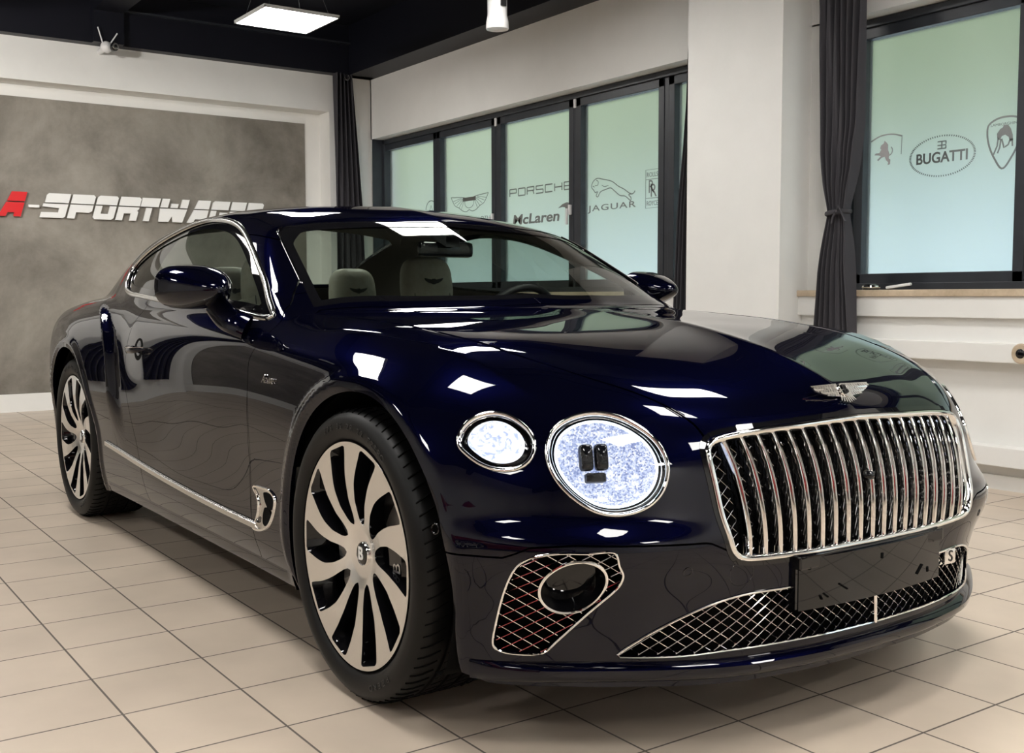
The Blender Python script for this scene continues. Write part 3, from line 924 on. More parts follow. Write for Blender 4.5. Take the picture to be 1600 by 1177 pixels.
for key, nm in (('big', 'headlight'), ('sm', 'headlight')):
    pl_ = POLY[key]
    for sg in (-1, 1):
        P = on_yz(pl_[:, 0] * sg, pl_[:, 1]); N = pnorm(P); ctr = P.mean(0); n = N.mean(0); n /= np.linalg.norm(n)
        ax = n + np.array([.5, 0, 0]); ax /= np.linalg.norm(ax)       # lamp looks mostly forward

        def ring(s, d, P=P, ctr=ctr, ax=ax, flat=0.0):
            Q = ctr + (P - ctr) * s; h = ((Q - ctr) @ ax)[:, None]
            return Q - ax * (h * flat) - ax * d
        rt = P.copy()
        hb = MB().add(*sweep(P + N * .001, [(-.006, -.006), (-.006, .002), (-.003, .0045), (.001, .004), (.004, -.002), (.004, -.006)], True, up=N)).build(nm, 'chrome', CAR, smooth=True, angle=60)
        MB().add(*loft([ring(.985, .0), ring(.965, .006), ring(.90, .012)])).build('bezel', 'black_gloss', hb, smooth=True)
        MB().add(*sweep(ring(.925, .006), circ(.0013, .0013, 6), True, up=N)).build('inner_ring', 'chrome', hb, smooth=True)
        s1 = .855 if key == 'big' else .765
        rr_ = [ring(s1, .006, flat=0), ring(s1 - .02, .022, flat=.3), ring(s1 - .12, .034, flat=.6), ring(.45, .042, flat=.9), ring(.15, .044, flat=1)]
        MB().add(*loft(rr_, cap=True)).build('reflector', 'lamp_glow' if key == 'big' else 'lamp_bright', hb, smooth=True)
        MB().add(*loft([ring(.90, .012), ring(s1, .006)])).build('lamp_rim', 'black_gloss', hb, smooth=True)
        if key == 'big':
            MB().add(*sweep(ring(.850, .008), circ(.0030, .0030, 8), True, up=N)).build('light_ring', 'drl', hb, smooth=True)
            # projector: two dark lens halves and the lower block
            e1 = np.cross([0, 0, 1.0], ax); e1 /= np.linalg.norm(e1); e2 = np.cross(ax, e1)
            c0 = ctr - ax * .010 + e2 * .016 + e1 * sg * .024
            def blk(u0, u1, v0, v1, rnd, name, mt, dz=.014):
                pts = []
                for t in np.linspace(0, 2 * math.pi, 28, endpoint=False):
                    cu, su = math.cos(t), math.sin(t); pw = 2 / rnd
                    uu = (u0 + u1) / 2 + (u1 - u0) / 2 * math.copysign(abs(cu)**pw, cu); vv = (v0 + v1) / 2 + (v1 - v0) / 2 * math.copysign(abs(su)**pw, su)
                    pts.append(c0 + e1 * uu + e2 * vv)
                pts = np.array(pts); cc = pts.mean(0)
                V_, F_ = loft([pts - ax * dz, pts, cc + (pts - cc) * .85 + ax * .004], cap=True)
                MB().add(V_, F_).build(name, mt, hb, smooth=True, angle=50)
            blk(-.032, -.0022, -.029, .029, 5, 'projector_lens', 'black_gloss')
            blk(.0022, .032, -.029, .029, 5, 'projector_lens', 'black_gloss')
            blk((-.034 if sg > 0 else -.012) - .010, (.034 if sg < 0 else .012) - .010 * sg * 0 - .010, -.056, -.034, 6, 'sensor_block', 'black_gloss')
        else:
            MB().add(*loft([ring(.30, .022, flat=.9), ring(.26, .014, flat=.9), ring(.2, .018, flat=.9)])).build('inner_lens', 'lamp_glass', hb, smooth=True)
        g = clip(SH, np.where((SH[0][:, 0] > .25) & (SH[0][:, 1] * sg > 0), sdpoly(AYZ(SH), pl_) - .003, -1.0))
        panel('lens_cover', inset(g, .003), 'lamp_glass', hb, 0)

# ------------------------------------------------------------------ grille
pl_ = POLY['gr']; P = on_yz(pl_[:, 0], pl_[:, 1]); N = pnorm(P)
GR = MB().add(*sweep(P + N * .001, [(-.006, -.014), (-.0065, .002), (-.003, .0065), (.003, .0065), (.007, .001), (.007, -.014)], True, up=N)).build('grille_frame', 'chrome', CAR, smooth=True, angle=60)
q = spline([(.0, .7455), (.10, .7425), (.32, .734), (.41, .727), (.455, .716), (.474, .697), (.478, .67), (.476, .62), (.470, .545), (.458, .490), (.449, .466), (.436, .450), (.414, .443), (.232, .434), (0, .434)], 90)
q = np.vstack([q, q[::-1][1:-1] * [-1, 1]]); P = on_yz(q[:, 0], q[:, 1]); N = pnorm(P)
MB().add(*sweep(P - N * .001, [(-.007, -.004), (-.006, .002), (.006, .002), (.007, -.004)], True, up=N)).build('grille_gasket', 'black_gloss', CAR, smooth=True, angle=60)
top = spline(P_GR[:8], 200); bot = spline(P_GR[::-1][:7], 200)
for i in range(19):
    f_ = (i - 9) / 10.0
    yt, yb = f_ * .462, f_ * .436
    zt = np.interp(abs(yt), top[:, 0], top[:, 1]) - .004; zb = np.interp(abs(yb), bot[:, 0], bot[:, 1]) + .004
    t = np.linspace(0, 1, 18); y_ = yb + (yt - yb) * t; z_ = zb + (zt - zb) * t
    P = on_yz(y_, z_); P[:, 0] += -.004 + .006 * np.sin(t * math.pi)
    Vv, Ff = sweep(P, [(-.0054, -.030), (-.0054, -.004), (-.0038, .002), (0, .0050), (.0038, .002), (.0054, -.004), (.0054, -.030)], False, up=np.tile([1.0, 0, 0], (18, 1)))
    MB().add(Vv, Ff).build('grille_slat', 'chrome', GR, smooth=True, angle=50)


def lattice(poly, hy, hz, depth, r, name, mt, parent, hole=None, n=5, side=1):
    """diamond wire mesh lying on the nose inside an outline (y, z)"""
    poly = np.asarray(poly); mb = MB(); lo = poly.min(0); hi = poly.max(0); L = hi - lo
    for dg in (1, -1):
        k0 = int(-(L[1] / hz + 2)); k1 = int(L[0] / hy + L[1] / hz + 3)
        for k in range(k0, k1):
            t = np.linspace(0, L[1] / hz, int(L[1] / .004) + 2)
            y_ = (lo[0] + (k + t) * hy) if dg > 0 else (hi[0] - (k + t) * hy); z_ = lo[1] + t * hz
            s = sdpoly(np.stack([y_, z_], 1), poly)
            if hole is not None:
                s = np.minimum(s, -sdpoly(np.stack([y_, z_], 1), hole))
            ok = s > 0; i = 0
            while i < len(ok):
                if ok[i]:
                    j = i
                    while j + 1 < len(ok) and ok[j + 1]: j += 1
                    if j - i >= 1:
                        idx = np.unique(np.r_[np.arange(i, j, 3), j])
                        P = on_yz(y_[idx], z_[idx]); P = P - pnorm(P) * (depth + .0025 * dg * 0) + np.array([.0012 * dg, 0, 0])
                        if len(P) >= 2: mb.tube(P, r, n, sx=1.0, sy=2.4, up=np.tile([1.0, 0, 0], (len(P), 1)))
                    i = j + 1
                else: i += 1
    return mb.build(name, mt, parent, smooth=True)


lattice(POLY['gr'], .030, .030, .036, .0010, 'radiator_mesh', 'mesh_dark' if 'mesh_dark' in MT else 'black_gloss', GR)
# front camera in the grille
c_ = on_yz([-.012], [.60])[0] + np.array([.004, 0, 0])
MB().lathe([(0, .012), (.008, .010), (.012, .004), (.013, -.01)], c=tuple(c_), axis='x', n=20).build('front_camera', 'black_gloss', GR, smooth=True)

LG = MB().add(*sweep((lambda P: P + pnorm(P) * .001)(on_yz(*spline(P_LG + [(-y, z) for y, z in P_LG[::-1][1:-1]], 220, True).T)), circ(.0030, .0030, 8), True)).build('lower_grille', 'chrome', CAR, smooth=True)
lattice(POLY['lg'], .036, .0255, .010, .0011, 'wire_mesh', 'chrome', LG)
P = on_yz([0] * 8, np.linspace(.247, .372, 8)); MB().tube(P + [.002, 0, 0], .0045, 8).build('centre_bar', 'chrome', LG, smooth=True)
for sg in (-1, 1):
    t = np.linspace(0, 2 * math.pi, 64, endpoint=False)
    fy, fz = .752 + .055 * np.cos(t) - .004 * np.sin(t), .401 + .060 * np.sin(t)
    pi_ = POLY['int'] * [sg, 1]
    P = on_yz(pi_[:, 0], pi_[:, 1]); P = spline(P, 160, True)
    IN = MB().tube(P + pnorm(P) * .001, .0028, 8, closed=True).build('side_intake', 'chrome', CAR, smooth=True)
    lattice(pi_, .036, .026, .008, .0011, 'wire_mesh', 'chrome', IN, hole=np.stack([fy * sg, fz], 1))
    Pf = on_yz(fy * sg, fz); N = pnorm(Pf); ctr = Pf.mean(0); nn = N.mean(0); nn /= np.linalg.norm(nn); ax = nn + np.array([.6, 0, 0]); ax /= np.linalg.norm(ax)
    FL = MB().add(*sweep(Pf - N * .006, circ(.004, .004, 8), True, up=N)).build('intake_ring', 'chrome', CAR, smooth=True)
    r1 = Pf - N * .006
    MB().add(*loft([r1, ctr + (r1 - ctr) * .93 - ax * .022, ctr + (r1 - ctr) * .84 - ax * .05, ctr + (r1 - ctr) * .2 - ax * .055], cap=True)).build('intake_duct', 'black_gloss', FL, smooth=True)

# ------------------------------------------------------------------ plate carrier
PLT = MB(); n = 24; ys = np.linspace(-.266, .266, n)
Pt = on_yz(ys, np.full(n, .436)); Pb = on_yz(ys, np.full(n, .318))
def plate_pt(y, z, d=0.0):
    x0 = .874 - .045 * (y / .266)**2 * .45 + .010 * (z - .31) / .12 * 0 + d
    return (x0, y, z)
Vv = []; Ff = []
rows_ = np.linspace(.316, .434, 8)
for d in (0.0, -.008):
    for z in rows_:
        for y in ys: Vv.append(plate_pt(y, z, d))
k = n; nr_ = 8
for s_ in range(2):
    o_ = s_ * k * nr_
    for i in range(nr_ - 1):
        for j in range(k - 1): Ff.append((o_ + i * k + j, o_ + i * k + j + 1, o_ + (i + 1) * k + j + 1, o_ + (i + 1) * k + j))
def edge(lst):
    for a, b in zip(lst[:-1], lst[1:]): Ff.append((a, b, b + k * nr_, a + k * nr_))
edge([j for j in range(k)]); edge([(nr_ - 1) * k + j for j in range(k)]); edge([i * k for i in range(nr_)]); edge([i * k + k - 1 for i in range(nr_)])
PL = PLT.add(Vv, Ff).build('plate_carrier', 'black_gloss', CAR, smooth=True, angle=40)
MB().box((.79, -.27, .41), (.862, .27, .44), .004).box((.79, -.275, .32), (.852, -.262, .43)).box((.79, .255, .32), (.848, .272, .43)).build('carrier_bracket', 'black_gloss', PL)
for y, z, a_, l_ in ((-.235, .414, 90, .012), (-.185, .343, 35, .014), (0.006, .410, 90, .013), (.165, .352, -40, .030), (.205, .345, 80, .012), (.240, .418, 90, .013), (-.13, .356, 30, .028), (-.20, .34, 60, .01)):
    a_ = math.radians(a_); dy, dz = math.cos(a_) * l_ / 2, math.sin(a_) * l_ / 2
    p0, p1 = plate_pt(y - dy, z + dz, .0), plate_pt(y + dy, z - dz, .0)
    MB().tube([p0, p1], .0045, 8, sx=1, sy=.6).build('slot', 'black_void', PL, smooth=True)
# S badge beside the plate
c_ = on_yz([.345], [.352])[0]
BD = MB().box((c_[0] - .004, c_[1] - .024, c_[2] - .020), (c_[0] + .006, c_[1] + .024, c_[2] + .020), .008).build('badge', 'chrome', CAR, smooth=True)


def text_obj(body, size, name, mt, loc, ex, ey, parent=None, depth=.002, shear=0.0, align='CENTER', spacing=1.0, offset=0.0, bevel=0.0, sx=1.0):
    """lettering as a mesh: ex, ey are the reading and the upward directions"""
    cu = bpy.data.curves.new(name, 'FONT'); cu.body = body; cu.size = size; cu.align_x = align; cu.align_y = 'CENTER'
    cu.extrude = depth; cu.shear = shear; cu.space_character = spacing; cu.offset = offset; cu.bevel_depth = bevel; cu.resolution_u = 6
    t = bpy.data.objects.new(name + '_curve', cu); C.objects.link(t)
    dg = bpy.context.evaluated_depsgraph_get(); dg.update()
    me = bpy.data.meshes.new_from_object(t.evaluated_get(dg)); bpy.data.objects.remove(t)
    ex = Vector(ex).normalized(); ey = Vector(ey).normalized(); ez = ex.cross(ey).normalized()
    R = Matrix((ex, ey, ez)).transposed().to_4x4(); R.translation = Vector(loc)
    me.transform(R @ Matrix.Diagonal((sx, 1, 1, 1)))
    me.name = name
    o = bpy.data.objects.new(name, me); C.objects.link(o); me.materials.clear(); me.materials.append(MT[mt])
    if parent is not None: o.parent = parent
    return o


text_obj('S', .042, 'badge_letter', 'black_gloss', (c_[0] + .0065, c_[1], c_[2]), (0, 1, 0), (0, 0, 1), BD, .001)

# parking sensors and the tow-eye cap
def decal_ring(y, z, r, name, mt='black_gloss', w=.0012):
    t = np.linspace(0, 2 * math.pi, 28, endpoint=False); P = on_yz(y + r * np.cos(t), z + r * np.sin(t))
    return MB().tube(P, w, 6, closed=True).build(name, mt, CAR, smooth=True)


for y in (-.545, .545): decal_ring(y, .435, .0095, 'parking_sensor')
decal_ring(-.415, .42, .030, 'tow_eye_cap', w=.0009)
for sg in (-1, 1):
    t = np.linspace(0, 2 * math.pi, 28, endpoint=False); P = on_xz(.405 + .011 * np.cos(t), .511 + .011 * np.sin(t), sg)
    MB().tube(P, .0022, 6, closed=True).build('parking_sensor', 'black_gloss', CAR, smooth=True)

# ------------------------------------------------------------------ winged badge on the bonnet
e0 = on_xy([.752], [0.0], .6)[0]; nn = pnorm(e0[None])[0]; nn = nn + np.array([.35, 0, 0.0]); nn /= np.linalg.norm(nn)
ey = np.array([0, 1.0, 0]); eu = np.cross(nn, ey); eu /= np.linalg.norm(eu)
if eu[2] < 0: eu = -eu
EM = MB()
def emb(a, b, h): return e0 + ey * a + eu * b + nn * (.006 + h)
for sg in (-1, 1):
    for r_ in range(3):
        for k_ in range(9 - r_ * 2):
            t0 = k_ / (9 - r_ * 2)
            xa = .016 + t0 * (.082 - r_ * .02); ln = .014
            za = .020 - r_ * .010 - t0 * .004; 
            a0, a1 = xa, xa + .012
            pts = [(a0, za), (a1, za + .001), (a1 + .004, za - .011 * (1 - t0 * .6)), (a0 + .004, za - .012 * (1 - t0 * .6))]
            V_ = [emb(sg * a, b, 0) for a, b in pts] + [emb(sg * a, b, .004 - .001 * r_) for a, b in pts]
            EM.add(V_, [(0, 1, 2, 3), (7, 6, 5, 4), (0, 4, 5, 1), (1, 5, 6, 2), (2, 6, 7, 3), (3, 7, 4, 0)])
t = np.linspace(0, 2 * math.pi, 32, endpoint=False)
r1 = np.array([emb(.017 * math.cos(a), .002 + .021 * math.sin(a), 0) for a in t]); r2 = np.array([emb(.015 * math.cos(a), .002 + .019 * math.sin(a), .007) for a in t])
EM.add(*loft([r1, r2], cap=True))
for k_ in range(7):
    a0 = (k_ - 3) * .0062
    pts = [(a0 - .003, -.014), (a0 + .003, -.014), (a0 * 1.4 + .002, -.032 + abs(k_ - 3) * .002), (a0 * 1.4 - .002, -.032 + abs(k_ - 3) * .002)]
    V_ = [emb(a, b, 0) for a, b in pts] + [emb(a, b, .004) for a, b in pts]
    EM.add(V_, [(0, 1, 2, 3), (7, 6, 5, 4), (0, 4, 5, 1), (1, 5, 6, 2), (2, 6, 7, 3), (3, 7, 4, 0)])
for sg in (-1, 1):
    pts = [(.012, .024), (.106, .022), (.098, .008), (.075, -.002), (.045, -.010), (.012, -.014)]
    V_ = [emb(sg * a, b, -.003) for a, b in pts] + [emb(sg * a, b, .0012) for a, b in pts]
    EM.add(V_, [tuple(range(6)), tuple(range(11, 5, -1))] + [(i, (i + 1) % 6, (i + 1) % 6 + 6, i + 6) for i in range(6)])
EMB = EM.build('bonnet_badge', 'chrome', CAR)
text_obj('B', .034, 'badge_letter', 'black_gloss', emb(0, .002, .0085), ey, eu, EMB, .0012, offset=.0006)

# script on the front wing
cc_ = on_xz([-.575, -.520, -.465], [.786] * 3, -1); c_ = cc_[1]; ex = cc_[2] - cc_[0]; ex /= np.linalg.norm(ex); nn = pnorm(c_[None])[0]; nn = nn - ex * (nn @ ex); nn /= np.linalg.norm(nn)
text_obj('Azure', .036, 'wing_script', 'chrome', c_ + nn * .0035, ex, np.cross(nn, ex), WING_R, .0015, shear=.45)

# vent on the front wing: dark recess in a bright surround
for sg in (-1, 1):
    q = spline([(-.655, .452), (-.58, .459), (-.515, .457), (-.485, .440), (-.495, .403), (-.535, .356), (-.60, .331), (-.66, .329), (-.628, .36), (-.612, .40), (-.622, .43)], 70, True)
    P = on_xz(q[:, 0], q[:, 1], sg); N = pnorm(P); ctr = P.mean(0)
    VT = MB().add(*sweep(P + N * .001, [(-.005, -.003), (-.003, .004), (.003, .004), (.005, -.003)], True, up=N)).build('wing_vent', 'chrome', CAR, smooth=True, angle=60)
    MB().add(*loft([P, ctr + (P - ctr) * .9 + N * .001], cap=True)).build('vent_face', 'satin_chrome', VT, smooth=True)
    for pp in ([(-.570, .447), (-.520, .449), (-.494, .436), (-.498, .412), (-.520, .404), (-.552, .418)], [(-.560, .405), (-.515, .396), (-.530, .368), (-.560, .350), (-.575, .358)]):
        q2 = spline(pp, 30, True); P2 = on_xz(q2[:, 0], q2[:, 1], sg); N2 = pnorm(P2); c2 = P2.mean(0)
        MB().add(*loft([P2 + N2 * .003, P2 + N2 * .004, c2 + (P2 - c2) * .9 + N2 * .0035], cap=True)).build('vent_opening', 'black_void', VT, smooth=True)

# door handles
for sg, dr in ((-1, DOOR_R), (1, DOOR_L)):
    t = np.linspace(0, 2 * math.pi, 40, endpoint=False)
    q = np.stack([-1.845 + .058 * np.cos(t), .822 + .043 * np.sin(t)], 1); P = on_xz(q[:, 0], q[:, 1], sg); N = pnorm(P); ctr = P.mean(0)
    MB().add(*loft([P + N * .0008, ctr + (P - ctr) * .8 + N * .0008], cap=True)).build('handle_recess', 'black_void', dr, smooth=True)
    xs = np.linspace(-1.955, -1.745, 26); P = on_xz(xs, np.full(26, .822) + .004 * np.linspace(-1, 1, 26), sg); s_ = np.linspace(-1, 1, 26)
    h = .030 * (1 - s_**4) + .002
    P = P + np.array([0, sg, 0]) * h[:, None]
    sc = (1 - np.abs(s_)**3.5 * .85)
    MB().add(*sweep(P, [(.008 * math.cos(a), .016 * math.sin(a)) for a in t[::4]], False, up=np.tile([0, 0, 1.0], (26, 1)), scales=sc)).build('door_handle', 'paint', dr, smooth=True)
    MB().tube(P + np.array([0, sg * .0075, .008]), .0016, 6).build('handle_trim', 'chrome', dr, smooth=True)

# door mirrors
MY = .970
for sg in (-1, 1):
    def msec(x, cy, cz, ry, rz, n=36, p=2.6):
        o_ = []
        for a in np.linspace(0, 2 * math.pi, n, endpoint=False):
            cu, su = math.cos(a), math.sin(a)
            o_.append((x + .10 * (abs(cy + ry * cu) - MY) * -1 * 1.0, sg * (cy + ry * math.copysign(abs(cu)**(2 / p), cu)), cz + rz * math.copysign(abs(su)**(2 / p), su)))
        return np.array(o_)
    secs = []
    for t_ in np.linspace(0, 1, 16):
        g_ = math.sin(t_ * math.pi / 2)**.75
        secs.append(msec(-.850 - .225 * t_, MY + .016 * t_, 1.048 + .010 * t_, .012 + .103 * g_ * (1 - .03 * t_), .010 + .062 * g_, p=2.1 + .7 * t_))
    secs.append(msec(-1.079, MY + .016, 1.058, .105, .064, p=3))
    MR = MB().add(*loft([secs[0].mean(0) + (secs[0] - secs[0].mean(0)) * .05] + secs)).build('door_mirror', 'paint', CAR, smooth=True, angle=50)
    MB().add(*loft([secs[-1], msec(-1.063, MY + .016, 1.058, .090, .056, p=3)], cap=True)).build('mirror_glass', 'chrome', MR)
    # foot
    fp = np.array([(-.960, sg * .945, 1.005), (-.935, sg * .940, .985), (-.885, sg * .935, .960), (-.830, sg * .925, .945), (-.80, sg * .900, .930)])
    MB().add(*sweep(spline(fp, 14), [(.040 * math.cos(a), .018 * math.sin(a)) for a in np.linspace(0, 2 * math.pi, 16, endpoint=False)], False, up=np.tile([0, sg * 1.0, .6], (14, 1)), scales=np.linspace(1.05, 1.0, 14))).build('mirror_foot', 'paint', MR, smooth=True)

# ------------------------------------------------------------------ wheels
R_RIM = .291


def build_wheel(cx, sg, cz=.372, steer=0.0):
    yf = .950                                      # rim face plane
    root = None
    # barrel
    prof = [(.291, 0), (.2935, -.004), (.292, -.012), (.280, -.016), (.272, -.03), (.262, -.10), (.27, -.20), (.29, -.235), (.291, -.245)]
    wm = MB().lathe([(r, h * 1.0) for r, h in prof], c=(0, 0, 0), n=96).build('wheel', 'black_gloss', None, smooth=True, angle=50)
    wm.parent = CAR
    # tyre with tread grooves
    tp_ = [(.292, -.008), (.298, -.001), (.310, .006), (.330, .010), (.348, .006), (.360, -.004), (.367, -.018), (.3705, -.034)]
    for c_ in (-.075, -.12, -.165, -.21):
        tp_ += [(.3718, c_ + .012), (.3718, c_ + .006), (.3645, c_ + .005), (.3645, c_ - .005), (.3718, c_ - .006)]
    tp_ += [(.3712, -.235), (.367, -.252), (.358, -.264), (.34, -.272), (.31, -.268), (.292, -.25)]
    ty = MB().lathe(tp_, n=128).build('tyre', 'rubber', wm, smooth=True, angle=35)
    gv = MB()
    for i in range(72):
        a = 2 * math.pi * i / 72
        for (h0, h1, sk) in ((-.008, -.060, .10), (-.225, -.262, -.10)):
            P = []
            for t_ in np.linspace(0, 1, 5):
                h = h0 + (h1 - h0) * t_; r = np.interp(-h, [.004, .018, .034, .23, .252, .262], [.3605, .3675, .3712, .3712, .3675, .3600]) + .0006
                P.append((r * math.cos(a + sk * t_ * .6), h, r * math.sin(a + sk * t_ * .6)))
            gv.tube(P, .0022, 4, up=np.array([[p[0], 0, p[2]] for p in P]) / .37)
        if True:
            for c_ in (-.0975, -.1425, -.1875):
                a2 = a + .02; gv.tube([(.3719 * math.cos(a2), c_ + .014, .3719 * math.sin(a2)), (.3719 * math.cos(a2 + .035), c_ - .014, .3719 * math.sin(a2 + .035))], .0012, 4, up=(math.cos(a), 0, math.sin(a)))
    gv.build('tread_groove', 'black_void', wm)
    # raised sidewall lettering
    def arc_text(txt, a0, r, size, da):
        for i, ch in enumerate(txt):
            if ch == ' ': continue
            a = math.radians(a0) - i * da
            er = Vector((math.cos(a), 0, math.sin(a))); et = Vector((math.sin(a), 0, -math.cos(a)))
            o = text_obj(ch, size, 'sidewall_letter', 'rubber_text', Vector((er.x * r, .0102, er.z * r)), et, er, wm, .0008, sx=1.25)
            LET.append(o)
    LET = []
    arc_text('275 35 ZR 22 PZERO', 112, .328, .021, .058)
    arc_text('PZERO', -52, .328, .021, .075)
    # join the letters to one mesh
    bm = bmesh.new()
    for o in LET: bm.from_mesh(o.data); bpy.data.objects.remove(o)
    me = bpy.data.meshes.new('sidewall_lettering'); bm.to_mesh(me); bm.free(); me.materials.append(MT['rubber_text'])
    lt = bpy.data.objects.new('sidewall_lettering', me); C.objects.link(lt); lt.parent = wm
    # spokes: machined face with ten swept openings
    def op_poly(k, g=0.0, m_=26):
        """opening k in polar; widths in degrees by radius"""
        rs = np.linspace(.078 + g, .279 - g, m_)
        c0 = np.interp(rs, [.07, .10, .14, .18, .22, .25, .28], [7.5, 8.5, 9, 7.5, 4.5, 2.0, 0])
        w0 = np.interp(rs, [.078, .085, .10, .13, .18, .22, .26, .279], [0, 7.0, 10.0, 11.2, 11.2, 10.2, 9.4, 9.0])
        gd = np.degrees(g / rs); L_ = []; Rr = []
        for r, c_, w in zip(rs, c0, w0):
            w = max(w - gd[0] * (0.078 + g) / r, .3)
            L_.append((r, c_ + w)); Rr.append((r, c_ - w))
        # round the outer corners
        L_[-1] = (L_[-1][0] - .004, L_[-1][1]); Rr[-1] = (Rr[-1][0] - .004, Rr[-1][1])
        mid = [(L_[-1][0] + .004, L_[-1][1] - 2.0), (Rr[-1][0] + .004, Rr[-1][1] + 2.0)]
        out = L_ + mid + Rr[::-1]
        base = 35 + 36 * k
        return np.array([(r * math.cos(math.radians(base + c_)), r * math.sin(math.radians(base + c_))) for r, c_ in out])

    def face_y(r):
        return np.interp(r, [0, .03, .06, .09, .14, .20, .26, .288], [-.034, -.034, -.030, -.022, -.012, -.006, -.004, -.002])
    # polar grid clipped with the openings
    nr_, na = 60, 360
    rs = np.linspace(.028, .2885, nr_); an = np.linspace(0, 2 * math.pi, na, endpoint=False)
    Rg, Ag = np.meshgrid(rs, an, indexing='ij')
    Vg = np.stack([Rg * np.cos(Ag), face_y(Rg), Rg * np.sin(Ag)], -1).reshape(-1, 3)
    i, j = np.meshgrid(np.arange(nr_ - 1), np.arange(na), indexing='ij')
    a = i * na + j; b = i * na + (j + 1) % na; c_ = (i + 1) * na + (j + 1) % na; d = (i + 1) * na + j
    Fg = np.concatenate([np.stack([a, b, c_], -1).reshape(-1, 3), np.stack([a, c_, d], -1).reshape(-1, 3)])
    Ng = np.tile([0, 1.0, 0], (len(Vg), 1)); slope = np.gradient(face_y(rs), rs); sl = np.repeat(slope, na)
    Ng[:, 0] = -sl * np.cos(Ag.ravel()); Ng[:, 2] = -sl * np.sin(Ag.ravel()); Ng /= np.linalg.norm(Ng, axis=1)[:, None]
    fn = np.cross(Vg[Fg[0, 1]] - Vg[Fg[0, 0]], Vg[Fg[0, 2]] - Vg[Fg[0, 0]])
    if fn[1] < 0: Fg = Fg[:, ::-1]
    mm_ = (Vg, Ng, Fg)
    for k in range(10):
        mm_ = clip(mm_, -sdpoly(mm_[0][:, [0, 2]], op_poly(k)))
    if sg < 0: mm_ = (mm_[0] * [1, -1, 1], mm_[1] * [1, -1, 1], mm_[2][:, ::-1])
    panel('spoke_face', mm_, 'machined', wm, 0)
    # black sides of the spokes: walls of each opening running inward
    wl = MB()
    for k in range(10):
        p = op_poly(k); rr_ = np.hypot(*p.T); ctr = p.mean(0)
        r0 = np.stack([p[:, 0], face_y(rr_), p[:, 1]], 1)
        p1 = ctr + (p - ctr) * .90; r1 = np.stack([p1[:, 0], face_y(rr_) - .022, p1[:, 1]], 1)
        p2 = ctr + (p - ctr) * .80; r2 = np.stack([p2[:, 0], face_y(rr_) - .060, p2[:, 1]], 1)
        wl.add(*loft([r0, r1, r2]))
    wl.build('spoke_side', 'black_gloss', wm, smooth=True, angle=60)
    # cap, bolts
    MB().lathe([(0, .004), (.018, .0035), (.027, .001), (.0285, -.006), (.030, -.012)], c=(0, -.030, 0), n=40).build('centre_cap', 'black_gloss', wm, smooth=True)
    MB().lathe([(.0290, .0005), (.0298, .0012), (.0308, 0), (.0308, -.008)], c=(0, -.030, 0), n=40).build('cap_ring', 'chrome', wm, smooth=True)
    text_obj('B', .046, 'cap_letter', 'sign_white', (0, -.0255, 0), (1, 0, 0), (0, 0, 1), wm, .001, offset=.001)
    for k in range(5):
        a = math.radians(35 + 72 * k + 8); MB().lathe([(0, .004), (.009, .003), (.011, -.002), (.011, -.02)], c=(.066 * math.cos(a), -.040, .066 * math.sin(a)), n=12).build('wheel_bolt', 'black_gloss', wm, smooth=True, angle=40)
    MB().lathe([(.0, -.075), (.06, -.075), (.09, -.07), (.11, -.062), (.200, -.062), (.200, -.10)], n=64).build('brake_disc', 'disc', wm, smooth=True, angle=40)
    cp = MB()
    n = 14; a0, a1 = (math.radians(-28), math.radians(28)) if cx == 0 else (math.radians(150), math.radians(205))
    Vv = []
    for t_ in np.linspace(a0, a1, n):
        for r_, h in ((.13, -.045), (.145, -.030), (.205, -.030), (.228, -.050), (.228, -.13), (.13, -.13)): Vv.append((r_ * math.cos(t_), h, r_ * math.sin(t_)))
    Ff = [(i * 6 + j, i * 6 + (j + 1) % 6, (i + 1) * 6 + (j + 1) % 6, (i + 1) * 6 + j) for i in range(n - 1) for j in range(6)] + [tuple(range(6)), tuple((n - 1) * 6 + j for j in range(6))]
    CP = cp.add(Vv, Ff).build('brake_caliper', 'black_gloss', wm, smooth=True, angle=35)
    tt_ = text_obj('B', .05, 'caliper_badge', 'steel', (.185 if cx == 0 else -.185, -.0285, 0), (0, 0, 1), (-1, 0, 0), wm, .0006)
    MB().lathe([(0, -.16), (.262, -.16)], n=48).build('hub_backing', 'black_void', wm)
    # place: mirror in y for the near side (faces -y)
    if sg < 0:
        for o in [wm] + list(wm.children):
            if o.name.startswith('spoke_face'): continue
            me = o.data; k_ = len(me.vertices); co = np.empty(k_ * 3, np.float32); me.vertices.foreach_get('co', co); co = co.reshape(-1, 3)
            co[:, 1] *= -1
            me.vertices.foreach_set('co', co.ravel()); me.flip_normals(); me.update()
    wm.location = (cx, sg * yf, cz)
    return wm


for cx in (0.0, -2.851):
    for sg in (-1, 1):
        build_wheel(cx, sg)

